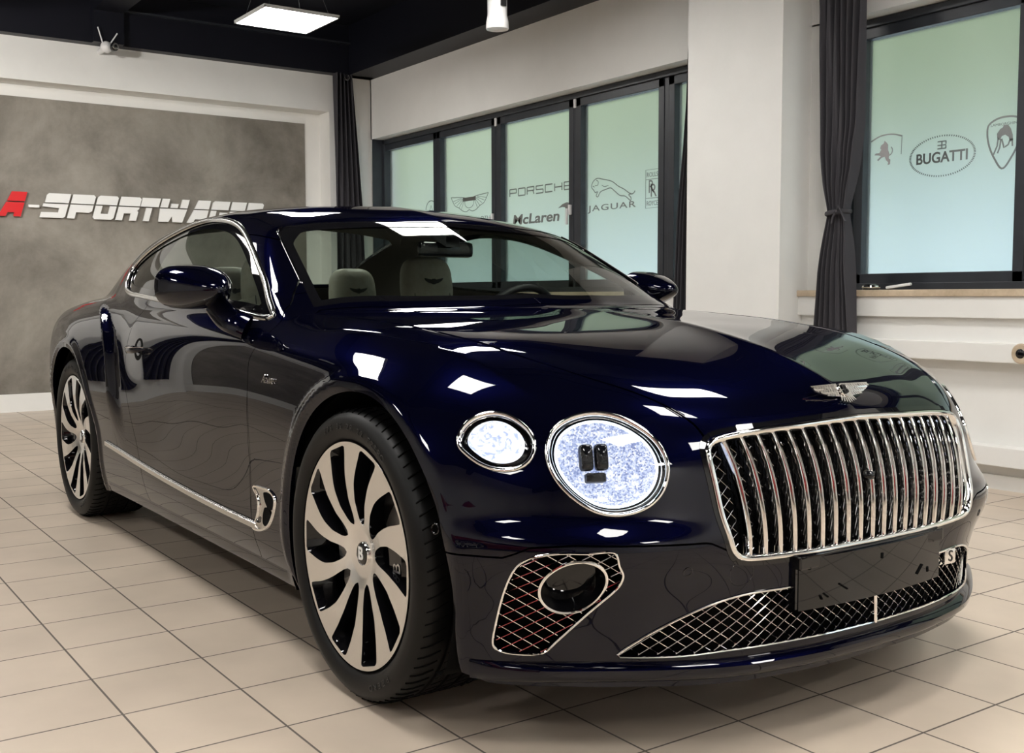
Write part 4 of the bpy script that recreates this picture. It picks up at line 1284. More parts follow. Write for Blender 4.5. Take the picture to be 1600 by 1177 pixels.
# tail lamps and exhausts (rear of the car, not in the photograph)
for sg in (-1, 1):
    t = np.linspace(0, 2 * math.pi, 48, endpoint=False); y_, z_ = .70 + .105 * np.cos(t), .80 + .055 * np.sin(t)
    O_ = np.stack([np.full(48, -3.2), y_ * sg, z_], 1); P = root(O_, np.tile([-1.0, 0, 0], (48, 1)), 0, 1.0); N = pnorm(P); c_ = P.mean(0); nn = N.mean(0)
    TL = MB().add(*sweep(P + N * .001, circ(.004, .004, 8), True, up=N)).build('tail_lamp', 'chrome', CAR, smooth=True)
    MB().add(*loft([P, c_ + (P - c_) * .8 + nn * .014, c_ + (P - c_) * .4 + nn * .02], cap=True)).build('tail_lens', 'red_paint', TL, smooth=True)
    MB().add(*loft([np.array([(xx, sg * .56 + .085 * math.cos(a) * k_, .30 + .038 * math.sin(a) * k_) for a in t]) for xx, k_ in ((-3.80, 1), (-3.93, 1), (-3.93, .85), (-3.82, .85))])).build('exhaust_trim', 'chrome', CAR, smooth=True, angle=40)
# ------------------------------------------------------------------ interior
m = mat('dash_top', (0.022, 0.018, 0.018), 0.55); MT['dash'] = m
V, N, F = SH
hlm = clip(SH, V[:, 2] - 1.03)
hlm = (hlm[0] - hlm[1] * .022, hlm[1], hlm[2])
hlm = clip(hlm, -sdpoly(XY(hlm), POLY['ws']) + .01)
hlm = clip(hlm, -sdpoly(XY(hlm), POLY['rw']) + .01)
hlm = clip(hlm, np.where(np.abs(hlm[0][:, 1]) > .4, -sdpoly(XZ(hlm), POLY['dlo']) + .02, 1.0))
panel('headliner', hlm, 'headliner', CAR, 0)
# tub: door cards, floor, bulkheads
MB().box((-.62, -.80, .225), (-3.0, .80, .26)).build('cabin_floor', 'black_matte', CAR)
MB().box((-.56, -.80, .23), (-.60, .80, .93)).build('bulkhead', 'black_matte', CAR)
MB().prism([(-2.72, .25), (-3.0, .25), (-3.25, 1.0), (-2.86, 1.0)], -.66, .66, 'xz').build('parcel_shelf', 'dash', CAR)
for sg in (-1, 1):
    xs = np.linspace(-.72, -2.45, 30)
    Vv = []
    for x_ in xs:
        for z_, d_ in ((.26, .11), (.55, .10), (.70, .085), (.82, .10), (.93, .075), (.985 + .02 * (x_ + .7) / -1.7, .055)):
            w_ = float(WT(np.array([x_]), np.array([min(z_, .9)]))[0]) - d_
            if z_ > .95: w_ = float(ST(np.array([x_]), np.array([z_]))[0]) - .035
            Vv.append((x_, sg * w_, z_))
    Ff = [(i * 6 + j, i * 6 + j + 1, (i + 1) * 6 + j + 1, (i + 1) * 6 + j) for i in range(29) for j in range(5)]
    mk('door_card', Vv, Ff, 'leather', CAR, True)
dsh = MB()
n = 40; Vv = []
for y_ in np.linspace(-.74, .74, n):
    w_ = 1 - .25 * (y_ / .74)**2
    hump = .028 * math.exp(-((y_ - .38) / .17)**2)
    fr = -.30 * y_ * y_
    for x_, z_ in ((-.555 + fr * 1.0, .955), (-.62 + fr, .978), (-.80 + fr * .5, .975 + hump * .3), (-.98, .965 + hump), (-1.04, .945 + hump), (-1.06, .90 + hump), (-1.02, .80), (-1.06, .70), (-.95, .45)):
        Vv.append((x_, y_, z_))
Ff = [(i * 9 + j, i * 9 + j + 1, (i + 1) * 9 + j + 1, (i + 1) * 9 + j) for i in range(n - 1) for j in range(8)]
dsh.add(Vv, Ff).build('dashboard', 'dash', CAR, smooth=True, angle=50)
MB().box((-1.0, -.11, .30), (-2.45, .11, .60), .03).build('centre_console', 'dash', CAR, smooth=True)
# steering wheel
t = np.linspace(0, 2 * math.pi, 48, endpoint=False); ti = math.radians(24)
sc_ = np.array([-1.15, .375, .895]); e1 = np.array([0, 1.0, 0]); e2 = np.array([-math.sin(ti) * -1, 0, math.cos(ti)]) * 1.0
SWH = MB().tube([sc_ + e1 * .185 * math.cos(a) + e2 * .182 * math.sin(a) for a in t], .016, 10, closed=True).build('steering_wheel', 'dark_leather', CAR, smooth=True)
nrm = np.cross(e1, e2)
MB().tube([sc_ - nrm * .02, sc_ + nrm * .03], .065, 24).build('wheel_hub', 'dark_leather', SWH, smooth=True, angle=40)
for a in (0, math.pi, -math.pi / 2):
    MB().tube([sc_ + (e1 * math.cos(a) + e2 * math.sin(a)) * .05, sc_ + (e1 * math.cos(a) + e2 * math.sin(a)) * .18], .012, 8, sx=2).build('wheel_spoke', 'dark_leather', SWH, smooth=True)
# rear-view mirror and its sensor housing
RV = MB().box((-1.10, -.118, 1.172), (-1.065, .118, 1.232), .018).build('rear_view_mirror', 'black_gloss', CAR, smooth=True)
MB().box((-1.103, -.108, 1.180), (-1.099, .108, 1.224)).build('mirror_face', 'chrome', RV)
MB().add(*loft([np.array([(-1.03, y_, z_) for y_, z_ in ((-.03, 1.21), (.03, 1.21), (.03, 1.25), (-.03, 1.25))]), np.array([(-1.10, y_, z_) for y_, z_ in ((-.07, 1.255), (.07, 1.255), (.07, 1.300), (-.07, 1.300))]), np.array([(-1.22, y_, z_) for y_, z_ in ((-.07, 1.28), (.07, 1.28), (.07, 1.33), (-.07, 1.33))])])).build('mirror_housing', 'black_matte', RV)


def seat(x, y, zt, name='seat', w=.26, rear=False):
    """back with an integrated head restraint, and cushion; faces +x"""
    def blob(cx, cy, cz, rx, ry, rz, p=2.6, q=2.6, nu=28, nv=20, lean=0.0, taper=0.0):
        V_ = []; F_ = []
        for i in range(nv + 1):
            ph = -math.pi / 2 + math.pi * i / nv; cp_, sp_ = abs(math.cos(ph))**(2 / p), math.copysign(abs(math.sin(ph))**(2 / p), math.sin(ph))
            for j in range(nu):
                th = 2 * math.pi * j / nu; ct, st = math.copysign(abs(math.cos(th))**(2 / q), math.cos(th)), math.copysign(abs(math.sin(th))**(2 / q), math.sin(th))
                zz = rz * sp_; s_ = 1 - taper * (sp_ + 1) / 2
                V_.append((cx + rx * cp_ * ct - lean * (zz + rz), cy + ry * cp_ * st * s_, cz + zz))
        for i in range(nv):
            for j in range(nu): F_.append((i * nu + j, i * nu + (j + 1) % nu, (i + 1) * nu + (j + 1) % nu, (i + 1) * nu + j))
        return V_, F_
    st_ = MB().add(*blob(x + .06, y, zt - .50, .075, w, .33, p=4, q=3.5, lean=.16, taper=.18)).build(name, 'leather', CAR, smooth=True, angle=80)
    for s_ in (-1, 1):
        MB().add(*blob(x + .10, y + s_ * (w - .045), zt - .46, .075, .055, .24, p=3.2, lean=.16)).build('side_bolster', 'leather', st_, smooth=True, angle=80)
    hr = MB().add(*blob(x - .03, y, zt - .115, .062, w * .52, .115, p=3.4, q=3.0, lean=.10, taper=.12)).build('headrest', 'leather', st_, smooth=True, angle=80)
    for s_ in (-1, 1):
        P = [(x + .012 - .05 * t_ + .012, y + s_ * w * .36 * (1 - .08 * t_), zt - .20 + .17 * t_) for t_ in np.linspace(0, 1, 8)]
        MB().tube(P, .0022, 5).build('seam', 'stitch', hr)
    # stitched wings
    wv = MB(); xe = x + .036
    for s_ in (-1, 1):
        wv.prism([(y + s_ * .010, zt - .105), (y + s_ * .046, zt - .098), (y + s_ * .040, zt - .108), (y + s_ * .024, zt - .118), (y + s_ * .010, zt - .122)], xe - .016, xe - .002, 'yz')
    wv.prism([(y + .011 * math.cos(a), zt - .113 + .013 * math.sin(a)) for a in np.linspace(0, 2 * math.pi, 14, endpoint=False)], xe - .016, xe - .001, 'yz')
    wv.build('headrest_emblem', 'stitch', hr)
    MB().add(*blob(x + .34, y, .40, .27, w, .085, p=4, q=4)).build('cushion', 'leather', st_, smooth=True, angle=80)
    return st_


seat(-1.80, -.385, 1.195)
seat(-1.84, .385, 1.205)
seat(-2.46, -.32, 1.165, w=.25)
seat(-2.46, .32, 1.165, w=.25)
# ------------------------------------------------------------------ the showroom
XB, YL = -7.78, 3.21            # face of the sign wall, face of the window wall
XF, YR = 6.0, -6.4
ZB = 3.262                      # underside of the beams
ZC = 3.75


def sbox(name, a, b, mt, bev=0.0, parent=None):
    o = MB().box(a, b, bev).build(name, mt, parent); return struct(o) if parent is None else o


def smesh(name, mb, mt): return struct(mb.build(name, mt))


fl = MB().box((XB - .8, YR - .1, -.08), (XF + .1, 3.5, 0)); smesh('floor', fl, 'tiles')
smesh('ceiling', MB().box((XB - .5, YR - .1, ZC), (XF + .1, 3.5, ZC + .1)), 'black_ceiling')
# sign wall: white front with two recessed grey panels
DP = .24
P1 = (-1.90, 2.74); P2 = (-6.3, -3.05); ZO = 2.897
wb = MB()
wb.box((XB - DP, P1[1], 0), (XB, 3.21, ZC)).box((XB - DP, P1[0], ZO), (XB, P1[1], ZC)).box((XB - DP, P2[1], 0), (XB, P1[0], ZC)).box((XB - DP, P2[0], ZO), (XB, P2[1], ZC)).box((XB - DP, YR, 0), (XB, P2[0], ZC))
wb.box((XB - DP - .06, YR - .1, 0), (XB - DP, 3.4, ZC))
smesh('wall_back', wb, 'white_wall')
gx = XB - DP
for p_ in (P1, P2):
    smesh('wall_plaster', MB().box((gx, p_[0] + .20, .15), (gx + .012, p_[1] - .17, 2.79)), 'grey_plaster').name = 'wall_back_plaster'
    sbox('baseboard_back', (gx, p_[0], 0), (gx + .03, p_[1], .16), 'white_wall')
# beams and ceiling void
smesh('trim_1', MB().box((XB, YR, ZB), (XB + .12, 3.21, ZC)), 'black_ceiling')
smesh('trim_2', MB().box((XB, YL - .30, ZB), (XF, YL, ZC)), 'black_ceiling')
smesh('trim_3', MB().box((XB + .12, .40, ZB + .27), (XF, .66, ZC)).box((XB + .12, .40, ZB - .004), (XB + .20, .66, ZB + .27)), 'black_ceiling')
smesh('trim_4', MB().box((XB + .12, -2.9, ZB), (XF, -2.64, ZC)), 'black_ceiling')
for i_, x in enumerate((-4.6, -1.4, 1.8, 5.0)):
    smesh('trim_%d' % (5 + i_), MB().box((x - .10, YR, ZB + .14), (x + .10, .40, ZC)).box((x - .10, .66, ZB + .14), (x + .10, YL - .3, ZC)), 'black_ceiling')
smesh('trim_9', MB().box((XB + .12, .66, ZB + .30), (XB + .16, YL - .3, ZB + .315)), 'frame_grey')
# window wall
X1a, X1b = -7.76, -2.83     # first opening, up to the pillar
XC0, XC1, YC = -2.83, -2.03, 2.95
X2a = XC1
ZH, ZS = 2.655, 1.045
YG = 3.40
wl = MB()
wl.box((XB - .3, YL, ZH), (XF, YL + .30, ZC)).box((XB - .3, YL + .0, 0), (XC0, YL + .30, ZS - .04)).box((XC1, YL, 0), (XF, YL + .30, ZS - .04))
wl.box((XB - .3, YL, 0), (X1a, YL + .30, ZC))
wl.box((1.55, YL, 0), (2.35, YL + .3, ZC)).box((4.9, YL, 0), (XF, YL + .3, ZC))
smesh('wall_left', wl, 'white_wall')
smesh('trim_10', MB().box((XC0, YC, 0), (XC1, YL + .30, ZC)), 'white_wall')
smesh('trim_reveal', MB().box((X1a - .02, YL + .002, ZS), (X1a + .012, YG + .03, ZH)), 'frame_grey')
smesh('trim_11', MB().box((1.55, YC, 0), (2.35, YL + .30, ZC)), 'white_wall')
# other walls, behind the camera
smesh('wall_front', MB().box((XF, YR, 0), (XF + .1, YL + .3, ZC)), 'white_wall')
smesh('wall_right', MB().box((XB - .3, YR - .1, 0), (XF, YR, ZC)), 'white_wall')
# sills and the boxed ledges under them
for a, b in ((X1a, XC0), (XC1, 1.55), (2.35, 4.9)):
    o = MB().box((a, YL - .10, 1.018), (b, YG - .03, 1.056), .004).build('window_sill', 'wood_sill' if 'wood_sill' in MT else 'white_wall'); o.name = 'trim_sill'; struct(o)
    smesh('trim_ledge', MB().box((a, YL - .085, .905), (b, YL, 1.018)), 'white_wall')
    smesh('trim_duct', MB().box((a, YL - .105, .675), (b, YL, .775), .006), 'white_wall')
    smesh('trim_ledge', MB().box((a, YL - .05, .775), (b, YL, .905)), 'white_wall')
    smesh('trim_plinth', MB().box((a, YL - .10, .135), (b, YL, .235), .004), 'white_wall')
    sbox('baseboard_left', (a, YL - .022, 0), (b, YL, .075), 'white_wall')

# windows --------------------------------------------------------------
m = bpy.data.materials.new('frosted_glass'); m.use_nodes = True; MT['frost'] = m
# frosted film: soft view of the garden outside (foliage above, bright street below), lit by the day
nt = m.node_tree; nt.nodes.clear()
out = nd(m, 'ShaderNodeOutputMaterial'); rf = nd(m, 'ShaderNodeBsdfRefraction'); df = nd(m, 'ShaderNodeBsdfPrincipled'); mxs = nd(m, 'ShaderNodeMixShader')
rf.inputs['Color'].default_value = (.95, .97, .95, 1); rf.inputs['Roughness'].default_value = .46; rf.inputs['IOR'].default_value = 1.4
df.inputs['Base Color'].default_value = (.75, .88, .84, 1); df.inputs['Roughness'].default_value = .3
mxs.inputs[0].default_value = .14
lk(m, rf.outputs[0], mxs.inputs[1]); lk(m, df.outputs[0], mxs.inputs[2]); lk(m, mxs.outputs[0], out.inputs['Surface'])


def frame_bar(mb, x0, x1, z0, z1, y=YG, d=.055):
    mb.box((x0, y - d, z0), (x1, y + .03, z1), .004)


def pane(x0, x1, z0, z1, parent):
    o = MB().box((x0, YG + .002, z0), (x1, YG + .008, z1)).build('pane', 'frost', parent); return o


NW = 0


def window(x0, x1, splits, gaps=()):
    """one frame with sashes between the split positions"""
    global NW
    NW += 1
    fr = MB(); zt, zb = ZH - .005, ZS + .012
    frame_bar(fr, x0, x1, zt - .045, zt, d=.07); frame_bar(fr, x0, x1, zb, zb + .04, d=.06); frame_bar(fr, x0, x0 + .045, zb, zt, d=.07); frame_bar(fr, x1 - .045, x1, zb, zt, d=.07)
    w = struct(fr.build('window_%d' % NW, 'frame_grey'))
    for (a_, b_, k1), (a2, b2, k2) in zip(splits[:-1], splits[1:]):
        if a2 > b_: MB().box((b_ - .004, YG - .045, zb), (a2 + .004, YG + .028, zt)).build('mullion', 'frame_grey', w)
    for a, b, kind in splits:
        s = MB(); t_ = .062
        frame_bar(s, a, b, zt - .045 - t_, zt - .040, d=.05); frame_bar(s, a, b, zb + .035, zb + .035 + t_, d=.05)
        frame_bar(s, a, a + t_, zb + .035, zt - .04, d=.05); frame_bar(s, b - t_, b, zb + .035, zt - .04, d=.05)
        so = s.build('sash', 'frame_grey', w)
        pane(a + t_ - .01, b - t_ + .01, zb + .035 + t_ - .01, zt - .045 - t_ + .01, so)
        if kind & 1:
            hx = b - .030
            MB().box((hx - .012, YG - .075, 1.685), (hx + .012, YG - .052, 1.765), .004).box((hx - .024, YG - .095, 1.605), (hx - .004, YG - .075, 1.735), .005).build('window_handle', 'white_plastic', so, smooth=True)
        MB().box((a - .018, YG - .062, zt - .115), (a + .006, YG - .048, zt - .045), .002).build('hinge_cap', 'white_plastic', so) if kind & 2 else None
    return w


# film / lettering behind gives its own light: nothing here
W1 = window(X1a, XC0 + .02, [(-7.79, -6.693, 0), (-6.690, -5.680, 1), (-5.655, -4.55, 3), (-4.52, -3.485, 2), (-3.44, -2.78, 0)])
struct(MB().box((XC1 - .01, YL, ZS - .05), (-1.865, YL + .3, ZH + .01)).build('wall_left_pier', 'white_wall'))
W2 = window(-1.87, 1.56, [(-1.807, -.718, 0), (-.64, .50, 1), (.54, 1.50, 0)])
W3 = window(2.34, 4.91, [(2.42, 3.6, 0), (3.64, 4.84, 1)])


# the yard outside, seen as a blur through the film: foliage above, a pale facade and paving below
m = mat('outside_foliage', (.1, .3, .05), .9); MT['foliage'] = m
noise_col(m, (.12, .16, .085), (.42, .45, .30), .9, 5, lo=.3, hi=.68)
MT['facade'] = mat('outside_facade', (.74, .82, .90), .9)
MT['paving'] = mat('outside_paving', (.72, .76, .80), .9)
struct(MB().box((-60, 3.6, -.3), (20, 30, -.12)).build('ground', 'paving'))
FC = MB().box((-60, 12.0, -.2), (20, 12.3, 6)).build('facade', 'facade'); tag(FC, 'pale building front across the yard, a blur behind the frosted panes', 'building')
def canopy(name, x0, x1, y, z0a, z0b, z1, label, seed, nx=46, nz=22):
    rnd = random.Random(seed); V_ = []; F_ = []
    for i in range(nx):
        for j in range(nz):
            u = i / (nx - 1); v = j / (nz - 1); zb_ = z0a + (z0b - z0a) * u
            V_.append((x0 + (x1 - x0) * u + rnd.uniform(-.12, .12), y - 1.1 * math.sin(math.pi * v)**.7 + rnd.uniform(-.25, .25), zb_ + (z1 - zb_) * v + rnd.uniform(-.15, .15)))
    for i in range(nx - 1):
        for j in range(nz - 1): F_.append((i * nz + j, (i + 1) * nz + j, (i + 1) * nz + j + 1, i * nz + j + 1))
    b0 = len(V_); V_ += [(x0, y + .8, z0a), (x1, y + .8, z0b), (x1, y + .8, z1), (x0, y + .8, z1)]; F_.append((b0, b0 + 1, b0 + 2, b0 + 3))
    mb = MB().add(V_, F_)
    for k in range(4):
        xt = x0 + (x1 - x0) * (k + .5) / 4; mb.tube([(xt, y + .3, -.2), (xt + .1, y + .3, z1 - 1)], .09, 8)
    tag(mb.build(name, 'foliage', smooth=False), label, 'trees')
canopy('tree_row', -22, -7.5, 8.3, 1.0, 2.5, 8, 'row of green trees in the yard, blurred behind the long window', 1)
canopy('tree_row', -7.3, 6, 8.3, 2.55, 2.5, 8, 'row of green trees in the yard, blurred behind the window by the curtain', 2)


# lettering and emblems on the film, as foil on the room side of the panes ------------
def foil(name, mb, mt='foil'): return mb.build(name, mt, WCUR)


def stroke(mb, pts, w, closed=False):
    """flat foil line in the pane's plane"""
    P = np.asarray(pts, float); n = len(P)
    T = (np.roll(P, -1, 0) - np.roll(P, 1, 0)) if closed else np.gradient(P, axis=0)
    T /= np.linalg.norm(T, axis=1)[:, None] + 1e-9; N_ = np.stack([-T[:, 1], T[:, 0]], 1) * w / 2
    V_ = []
    for d in (-.0012, 0):
        for k in range(n): V_ += [(P[k, 0] + N_[k, 0], YG + d, P[k, 1] + N_[k, 1]), (P[k, 0] - N_[k, 0], YG + d, P[k, 1] - N_[k, 1])]
    F_ = []
    for k in range(n if closed else n - 1):
        a = 2 * k; b_ = 2 * ((k + 1) % n); o_ = 2 * n
        F_ += [(a, a + 1, b_ + 1, b_), (a + o_, b_ + o_, b_ + 1 + o_, a + 1 + o_), (a, b_, b_ + o_, a + o_), (a + 1, a + 1 + o_, b_ + 1 + o_, b_ + 1)]
    mb.add(V_, F_); return mb


def fill(mb, pts): return mb.prism(pts, YG - .0012, YG, 'xz')


def ftext(body, x0, x1, zc, h, bold=0.0, mt='foil', shear=0, name='lettering', spacing=1.0):
    o = text_obj(body, 1.0, name, mt, (0, 0, 0), (1, 0, 0), (0, 0, 1), None, .001, shear=shear, offset=bold, spacing=spacing)
    n = len(o.data.vertices); co = np.empty(n * 3, np.float32); o.data.vertices.foreach_get('co', co); co = co.reshape(-1, 3)
    lo, hi = co.min(0), co.max(0)
    co[:, 0] = x0 + (co[:, 0] - lo[0]) / (hi[0] - lo[0]) * (x1 - x0); co[:, 2] = zc - h / 2 + (co[:, 2] - lo[2]) / (hi[2] - lo[2]) * h
    co[:, 1] = YG - .0012 + (co[:, 1] - lo[1]) / (hi[1] - lo[1] + 1e-9) * .0012
    o.data.vertices.foreach_set('co', co.ravel()); o.data.update(); o.parent = WCUR; return o


def seglet(mb, segs, x, z, w, h, lw):
    for s_ in segs: stroke(mb, [(x + a * w, z + b * h) for a, b in s_], lw)


WCUR = W1
# wide-set capitals, each drawn with square strokes
PL_ = {'P': [[(0, 0), (0, 1)], [(0, 1), (1, 1)], [(1, 1), (1, .45)], [(1, .45), (0, .45)]], 'O': [[(0, 0), (0, 1)], [(0, 1), (1, 1)], [(1, 1), (1, 0)], [(1, 0), (0, 0)]],
       'R': [[(0, 0), (0, 1)], [(0, 1), (1, 1)], [(1, 1), (1, .5)], [(1, .5), (0, .5)], [(.85, .5), (1, 0)]], 'S': [[(1, 1), (0, 1)], [(0, 1), (0, .52)], [(0, .52), (1, .48)], [(1, .48), (1, 0)], [(1, 0), (0, 0)]],
       'C': [[(1, 1), (0, 1)], [(0, 1), (0, 0)], [(0, 0), (1, 0)]], 'H': [[(0, 0), (0, 1)], [(1, 0), (1, 1)], [(0, .5), (1, .5)]], 'E': [[(1, 1), (0, 1)], [(0, 1), (0, 0)], [(0, 0), (1, 0)], [(0, .5), (1, .5)]]}
mb = MB()
for i, ch in enumerate('PORSCHE'): seglet(mb, PL_[ch], -5.522 + i * .131, 1.902, .100, .062, .010)
foil('lettering', mb)
ftext('McLaren', -5.475, -4.80, 1.694, .088, bold=.022, shear=.12)
mb = MB(); fill(mb, [(-4.82, 1.755), (-4.76, 1.785), (-4.70, 1.797), (-4.668, 1.790), (-4.672, 1.765), (-4.70, 1.73), (-4.722, 1.712), (-4.712, 1.740), (-4.725, 1.757), (-4.76, 1.762)]); foil('swoosh', mb)
ftext('JAGUAR', -4.425, -3.845, 1.717, .062, bold=.004, spacing=1.15)
mb = MB()
stroke(mb, spline([(-4.33, 1.845), (-4.352, 1.868), (-4.378, 1.893), (-4.368, 1.925), (-4.335, 1.95), (-4.30, 1.957), (-4.24, 1.945), (-4.19, 1.935), (-4.12, 1.915), (-4.05, 1.875), (-3.98, 1.845), (-3.92, 1.812), (-3.885, 1.803), (-3.862, 1.815), (-3.855, 1.825)], 60), .007)
stroke(mb, spline([(-4.33, 1.845), (-4.30, 1.852), (-4.32, 1.82), (-4.30, 1.81), (-4.27, 1.845), (-4.20, 1.862), (-4.14, 1.868), (-4.10, 1.845), (-4.03, 1.802), (-3.97, 1.792), (-3.925, 1.765), (-3.905, 1.752), (-3.90, 1.775), (-3.93, 1.80), (-3.885, 1.803)], 60), .007)
stroke(mb, spline([(-4.335, 1.90), (-4.30, 1.905), (-4.295, 1.93), (-4.32, 1.945)], 14), .006); stroke(mb, spline([(-4.25, 1.90), (-4.22, 1.885), (-4.17, 1.89)], 10), .005); stroke(mb, [(-4.362, 1.90), (-4.34, 1.89)], .006)
foil('leaping_cat_outline', mb)
mb = MB(); stroke(mb, [(-3.735, 1.682), (-3.735, 1.967), (-3.586, 1.967), (-3.586, 1.682)], .005, True)
for z in (1.755, 1.895): stroke(mb, [(-3.735, z), (-3.586, z)], .004)
foil('emblem_box', mb)
ftext('R', -3.700, -3.640, 1.842, .095, name='monogram_letter'); ftext('R', -3.678, -3.612, 1.812, .095, name='monogram_letter')
ftext('ROLLS', -3.722, -3.60, 1.930, .034); ftext('ROYCE', -3.722, -3.60, 1.717, .034)
# winged emblem
mb = MB()
for s_ in (-1, 1):
    cx_ = -6.187; f_ = lambda p: [(cx_ + s_ * a, z) for a, z in p]
    stroke(mb, spline(f_([(.055, 1.945), (.12, 1.955), (.22, 1.962), (.322, 1.968)]), 16), .006)
    stroke(mb, spline(f_([(.322, 1.968), (.29, 1.925), (.25, 1.885), (.18, 1.86), (.12, 1.83), (.05, 1.818), (.0, 1.835)]), 24), .006)
    for k in range(5): stroke(mb, f_([(.09 + k * .012, 1.925 + k * .006), (.14 + k * .038, 1.842 + k * .021)]), .004)
stroke(mb, spline([(-6.27, 1.94), (-6.255, 1.875), (-6.187, 1.85), (-6.12, 1.875), (-6.105, 1.94)], 20), .005)
foil('winged_emblem', mb); mb = MB(); fill(mb, [(-6.30, 1.915), (-6.30, 1.950), (-6.075, 1.950), (-6.075, 1.915)]); foil('emblem_bar', mb)
ftext('LOTUS', -6.03, -5.80, 1.742, .035)
mb = MB(); t = np.linspace(0, 2 * math.pi, 40, endpoint=False)
stroke(mb, [(-6.885 + .10 * math.cos(a), 1.875 + .092 * math.sin(a)) for a in t], .008, True)
stroke(mb, [(-6.93, 1.84), (-6.885, 1.92), (-6.84, 1.84)], .006); foil('round_emblem', mb)
WCUR = W2
mb = MB()
for k in range(84):
    a = 2 * math.pi * k / 84; stroke(mb, [(-1.249 + .198 * math.cos(a), 1.812 + .108 * math.sin(a)), (-1.249 + .210 * math.cos(a), 1.812 + .117 * math.sin(a))], .0055)
foil('oval_emblem', mb, 'foil')
ftext('BUGATTI', -1.412, -1.088, 1.806, .062, bold=.022)
mb = MB()
for sx_, x0_ in ((-1, -1.253), (1, -1.247)):
    for z in (1.853, 1.872, 1.893): stroke(mb, [(x0_, z), (x0_ + sx_ * .024, z)], .006)
stroke(mb, [(-1.250, 1.850), (-1.250, 1.896)], .007); stroke(mb, [(-1.224, 1.853), (-1.224, 1.868)], .006); stroke(mb, [(-1.224, 1.877), (-1.224, 1.893)], .006)
foil('monogram', mb)
mb = MB(); stroke(mb, spline([(-.968, 1.945), (-.925, 1.972), (-.876, 1.980), (-.82, 1.975), (-.785, 1.957), (-.780, 1.90), (-.795, 1.835), (-.83, 1.765), (-.882, 1.705), (-.93, 1.765), (-.962, 1.835), (-.974, 1.90)], 60, True), .010, True); foil('shield_emblem', mb)
ftext('LAMBORGHINI', -.955, -.80, 1.943, .014)
mb = MB()
fill(mb, [(-.915, 1.865), (-.918, 1.895), (-.900, 1.918), (-.885, 1.925), (-.880, 1.938), (-.855, 1.935), (-.840, 1.915), (-.828, 1.880), (-.825, 1.85), (-.842, 1.845), (-.85, 1.87), (-.87, 1.885), (-.89, 1.88), (-.90, 1.86)])
for p_ in ([(-.91, 1.875), (-.915, 1.83), (-.935, 1.785)], [(-.895, 1.865), (-.90, 1.82), (-.912, 1.79)], [(-.84, 1.86), (-.852, 1.83), (-.87, 1.82)], [(-.83, 1.86), (-.828, 1.82)], [(-.89, 1.865), (-.875, 1.815)]): stroke(mb, p_, .008)
foil('shield_figure', mb)
mb = MB(); stroke(mb, spline([(-1.725, 1.945), (-1.67, 1.968), (-1.62, 1.975), (-1.56, 1.970), (-1.512, 1.955)], 20), .008); stroke(mb, [(-1.512, 1.96), (-1.515, 1.85)], .004)
fill(mb, [(-1.700, 1.862), (-1.690, 1.872), (-1.665, 1.872), (-1.652, 1.890), (-1.660, 1.900), (-1.655, 1.915), (-1.636, 1.925), (-1.630, 1.940), (-1.618, 1.930), (-1.606, 1.915), (-1.606, 1.885), (-1.596, 1.862), (-1.600, 1.835), (-1.588, 1.825), (-1.590, 1.800), (-1.606, 1.795), (-1.602, 1.812), (-1.618, 1.826), (-1.628, 1.848), (-1.650, 1.842), (-1.672, 1.826), (-1.680, 1.832), (-1.655, 1.852), (-1.668, 1.858)])
stroke(mb, spline([(-1.600, 1.850), (-1.580, 1.862), (-1.575, 1.885), (-1.585, 1.90)], 10), .006)
foil('shield_figure', mb, 'foil_pale')

# ------------------------------------------------------------------ lamps, curtains, sign, small things
def panel_light(x, y, first):
    t_ = tag(MB().box((-.31, -.31, 0), (.31, .31, .012)).box((-.31, -.31, -.012), (.31, -.298, 0)).box((-.31, .298, -.012), (.31, .31, 0)).box((-.31, -.31, -.012), (-.298, .31, 0)).box((.298, -.31, -.012), (.31, .31, 0)).build('panel_light', 'white_plastic'),
             'square flat ceiling panel light glowing white above the sign wall' if first else 'square flat ceiling panel light further into the room, outside the photo', 'ceiling light', 'square panel lights hung from the ceiling')
    MB().box((-.296, -.296, -.006), (.296, .296, -.002)).build('diffuser', 'panel_light', t_)
    for a, b in ((-.25, -.25), (.25, .25), (-.25, .25), (.25, -.25)): MB().tube([(a, b, .01), (a * .4, b * .4, ZC - PANEL_Z)], .0015, 4).build('suspension_wire', 'steel', t_)
    t_.location = (x, y, PANEL_Z); return t_
for i, (x, y) in enumerate(PANELS): panel_light(x, y, i == 0)

SP = empty('spotlight', (-3.66, 2.0, 2.80), 'off-white cylindrical spotlight hanging below the dark ceiling above the windows', 'spotlight')
MB().lathe([(0, .012), (.060, .012), (.066, .004), (.074, 0), (.0765, .006), (.0745, .05), (.066, .09), (.066, .34), (.055, .36), (0, .36)], axis='z', n=40).build('lamp_housing', 'white_plastic', SP, smooth=True, angle=40)
MB().box((.068, -.02, .14), (.078, .02, .40)).box((-.01, -.02, .39), (.078, .02, .40)).build('bracket', 'black_matte', SP)
MB().tube([(0, 0, .40), (0, 0, ZC - 2.80)], .010, 8).build('rod', 'black_matte', SP)

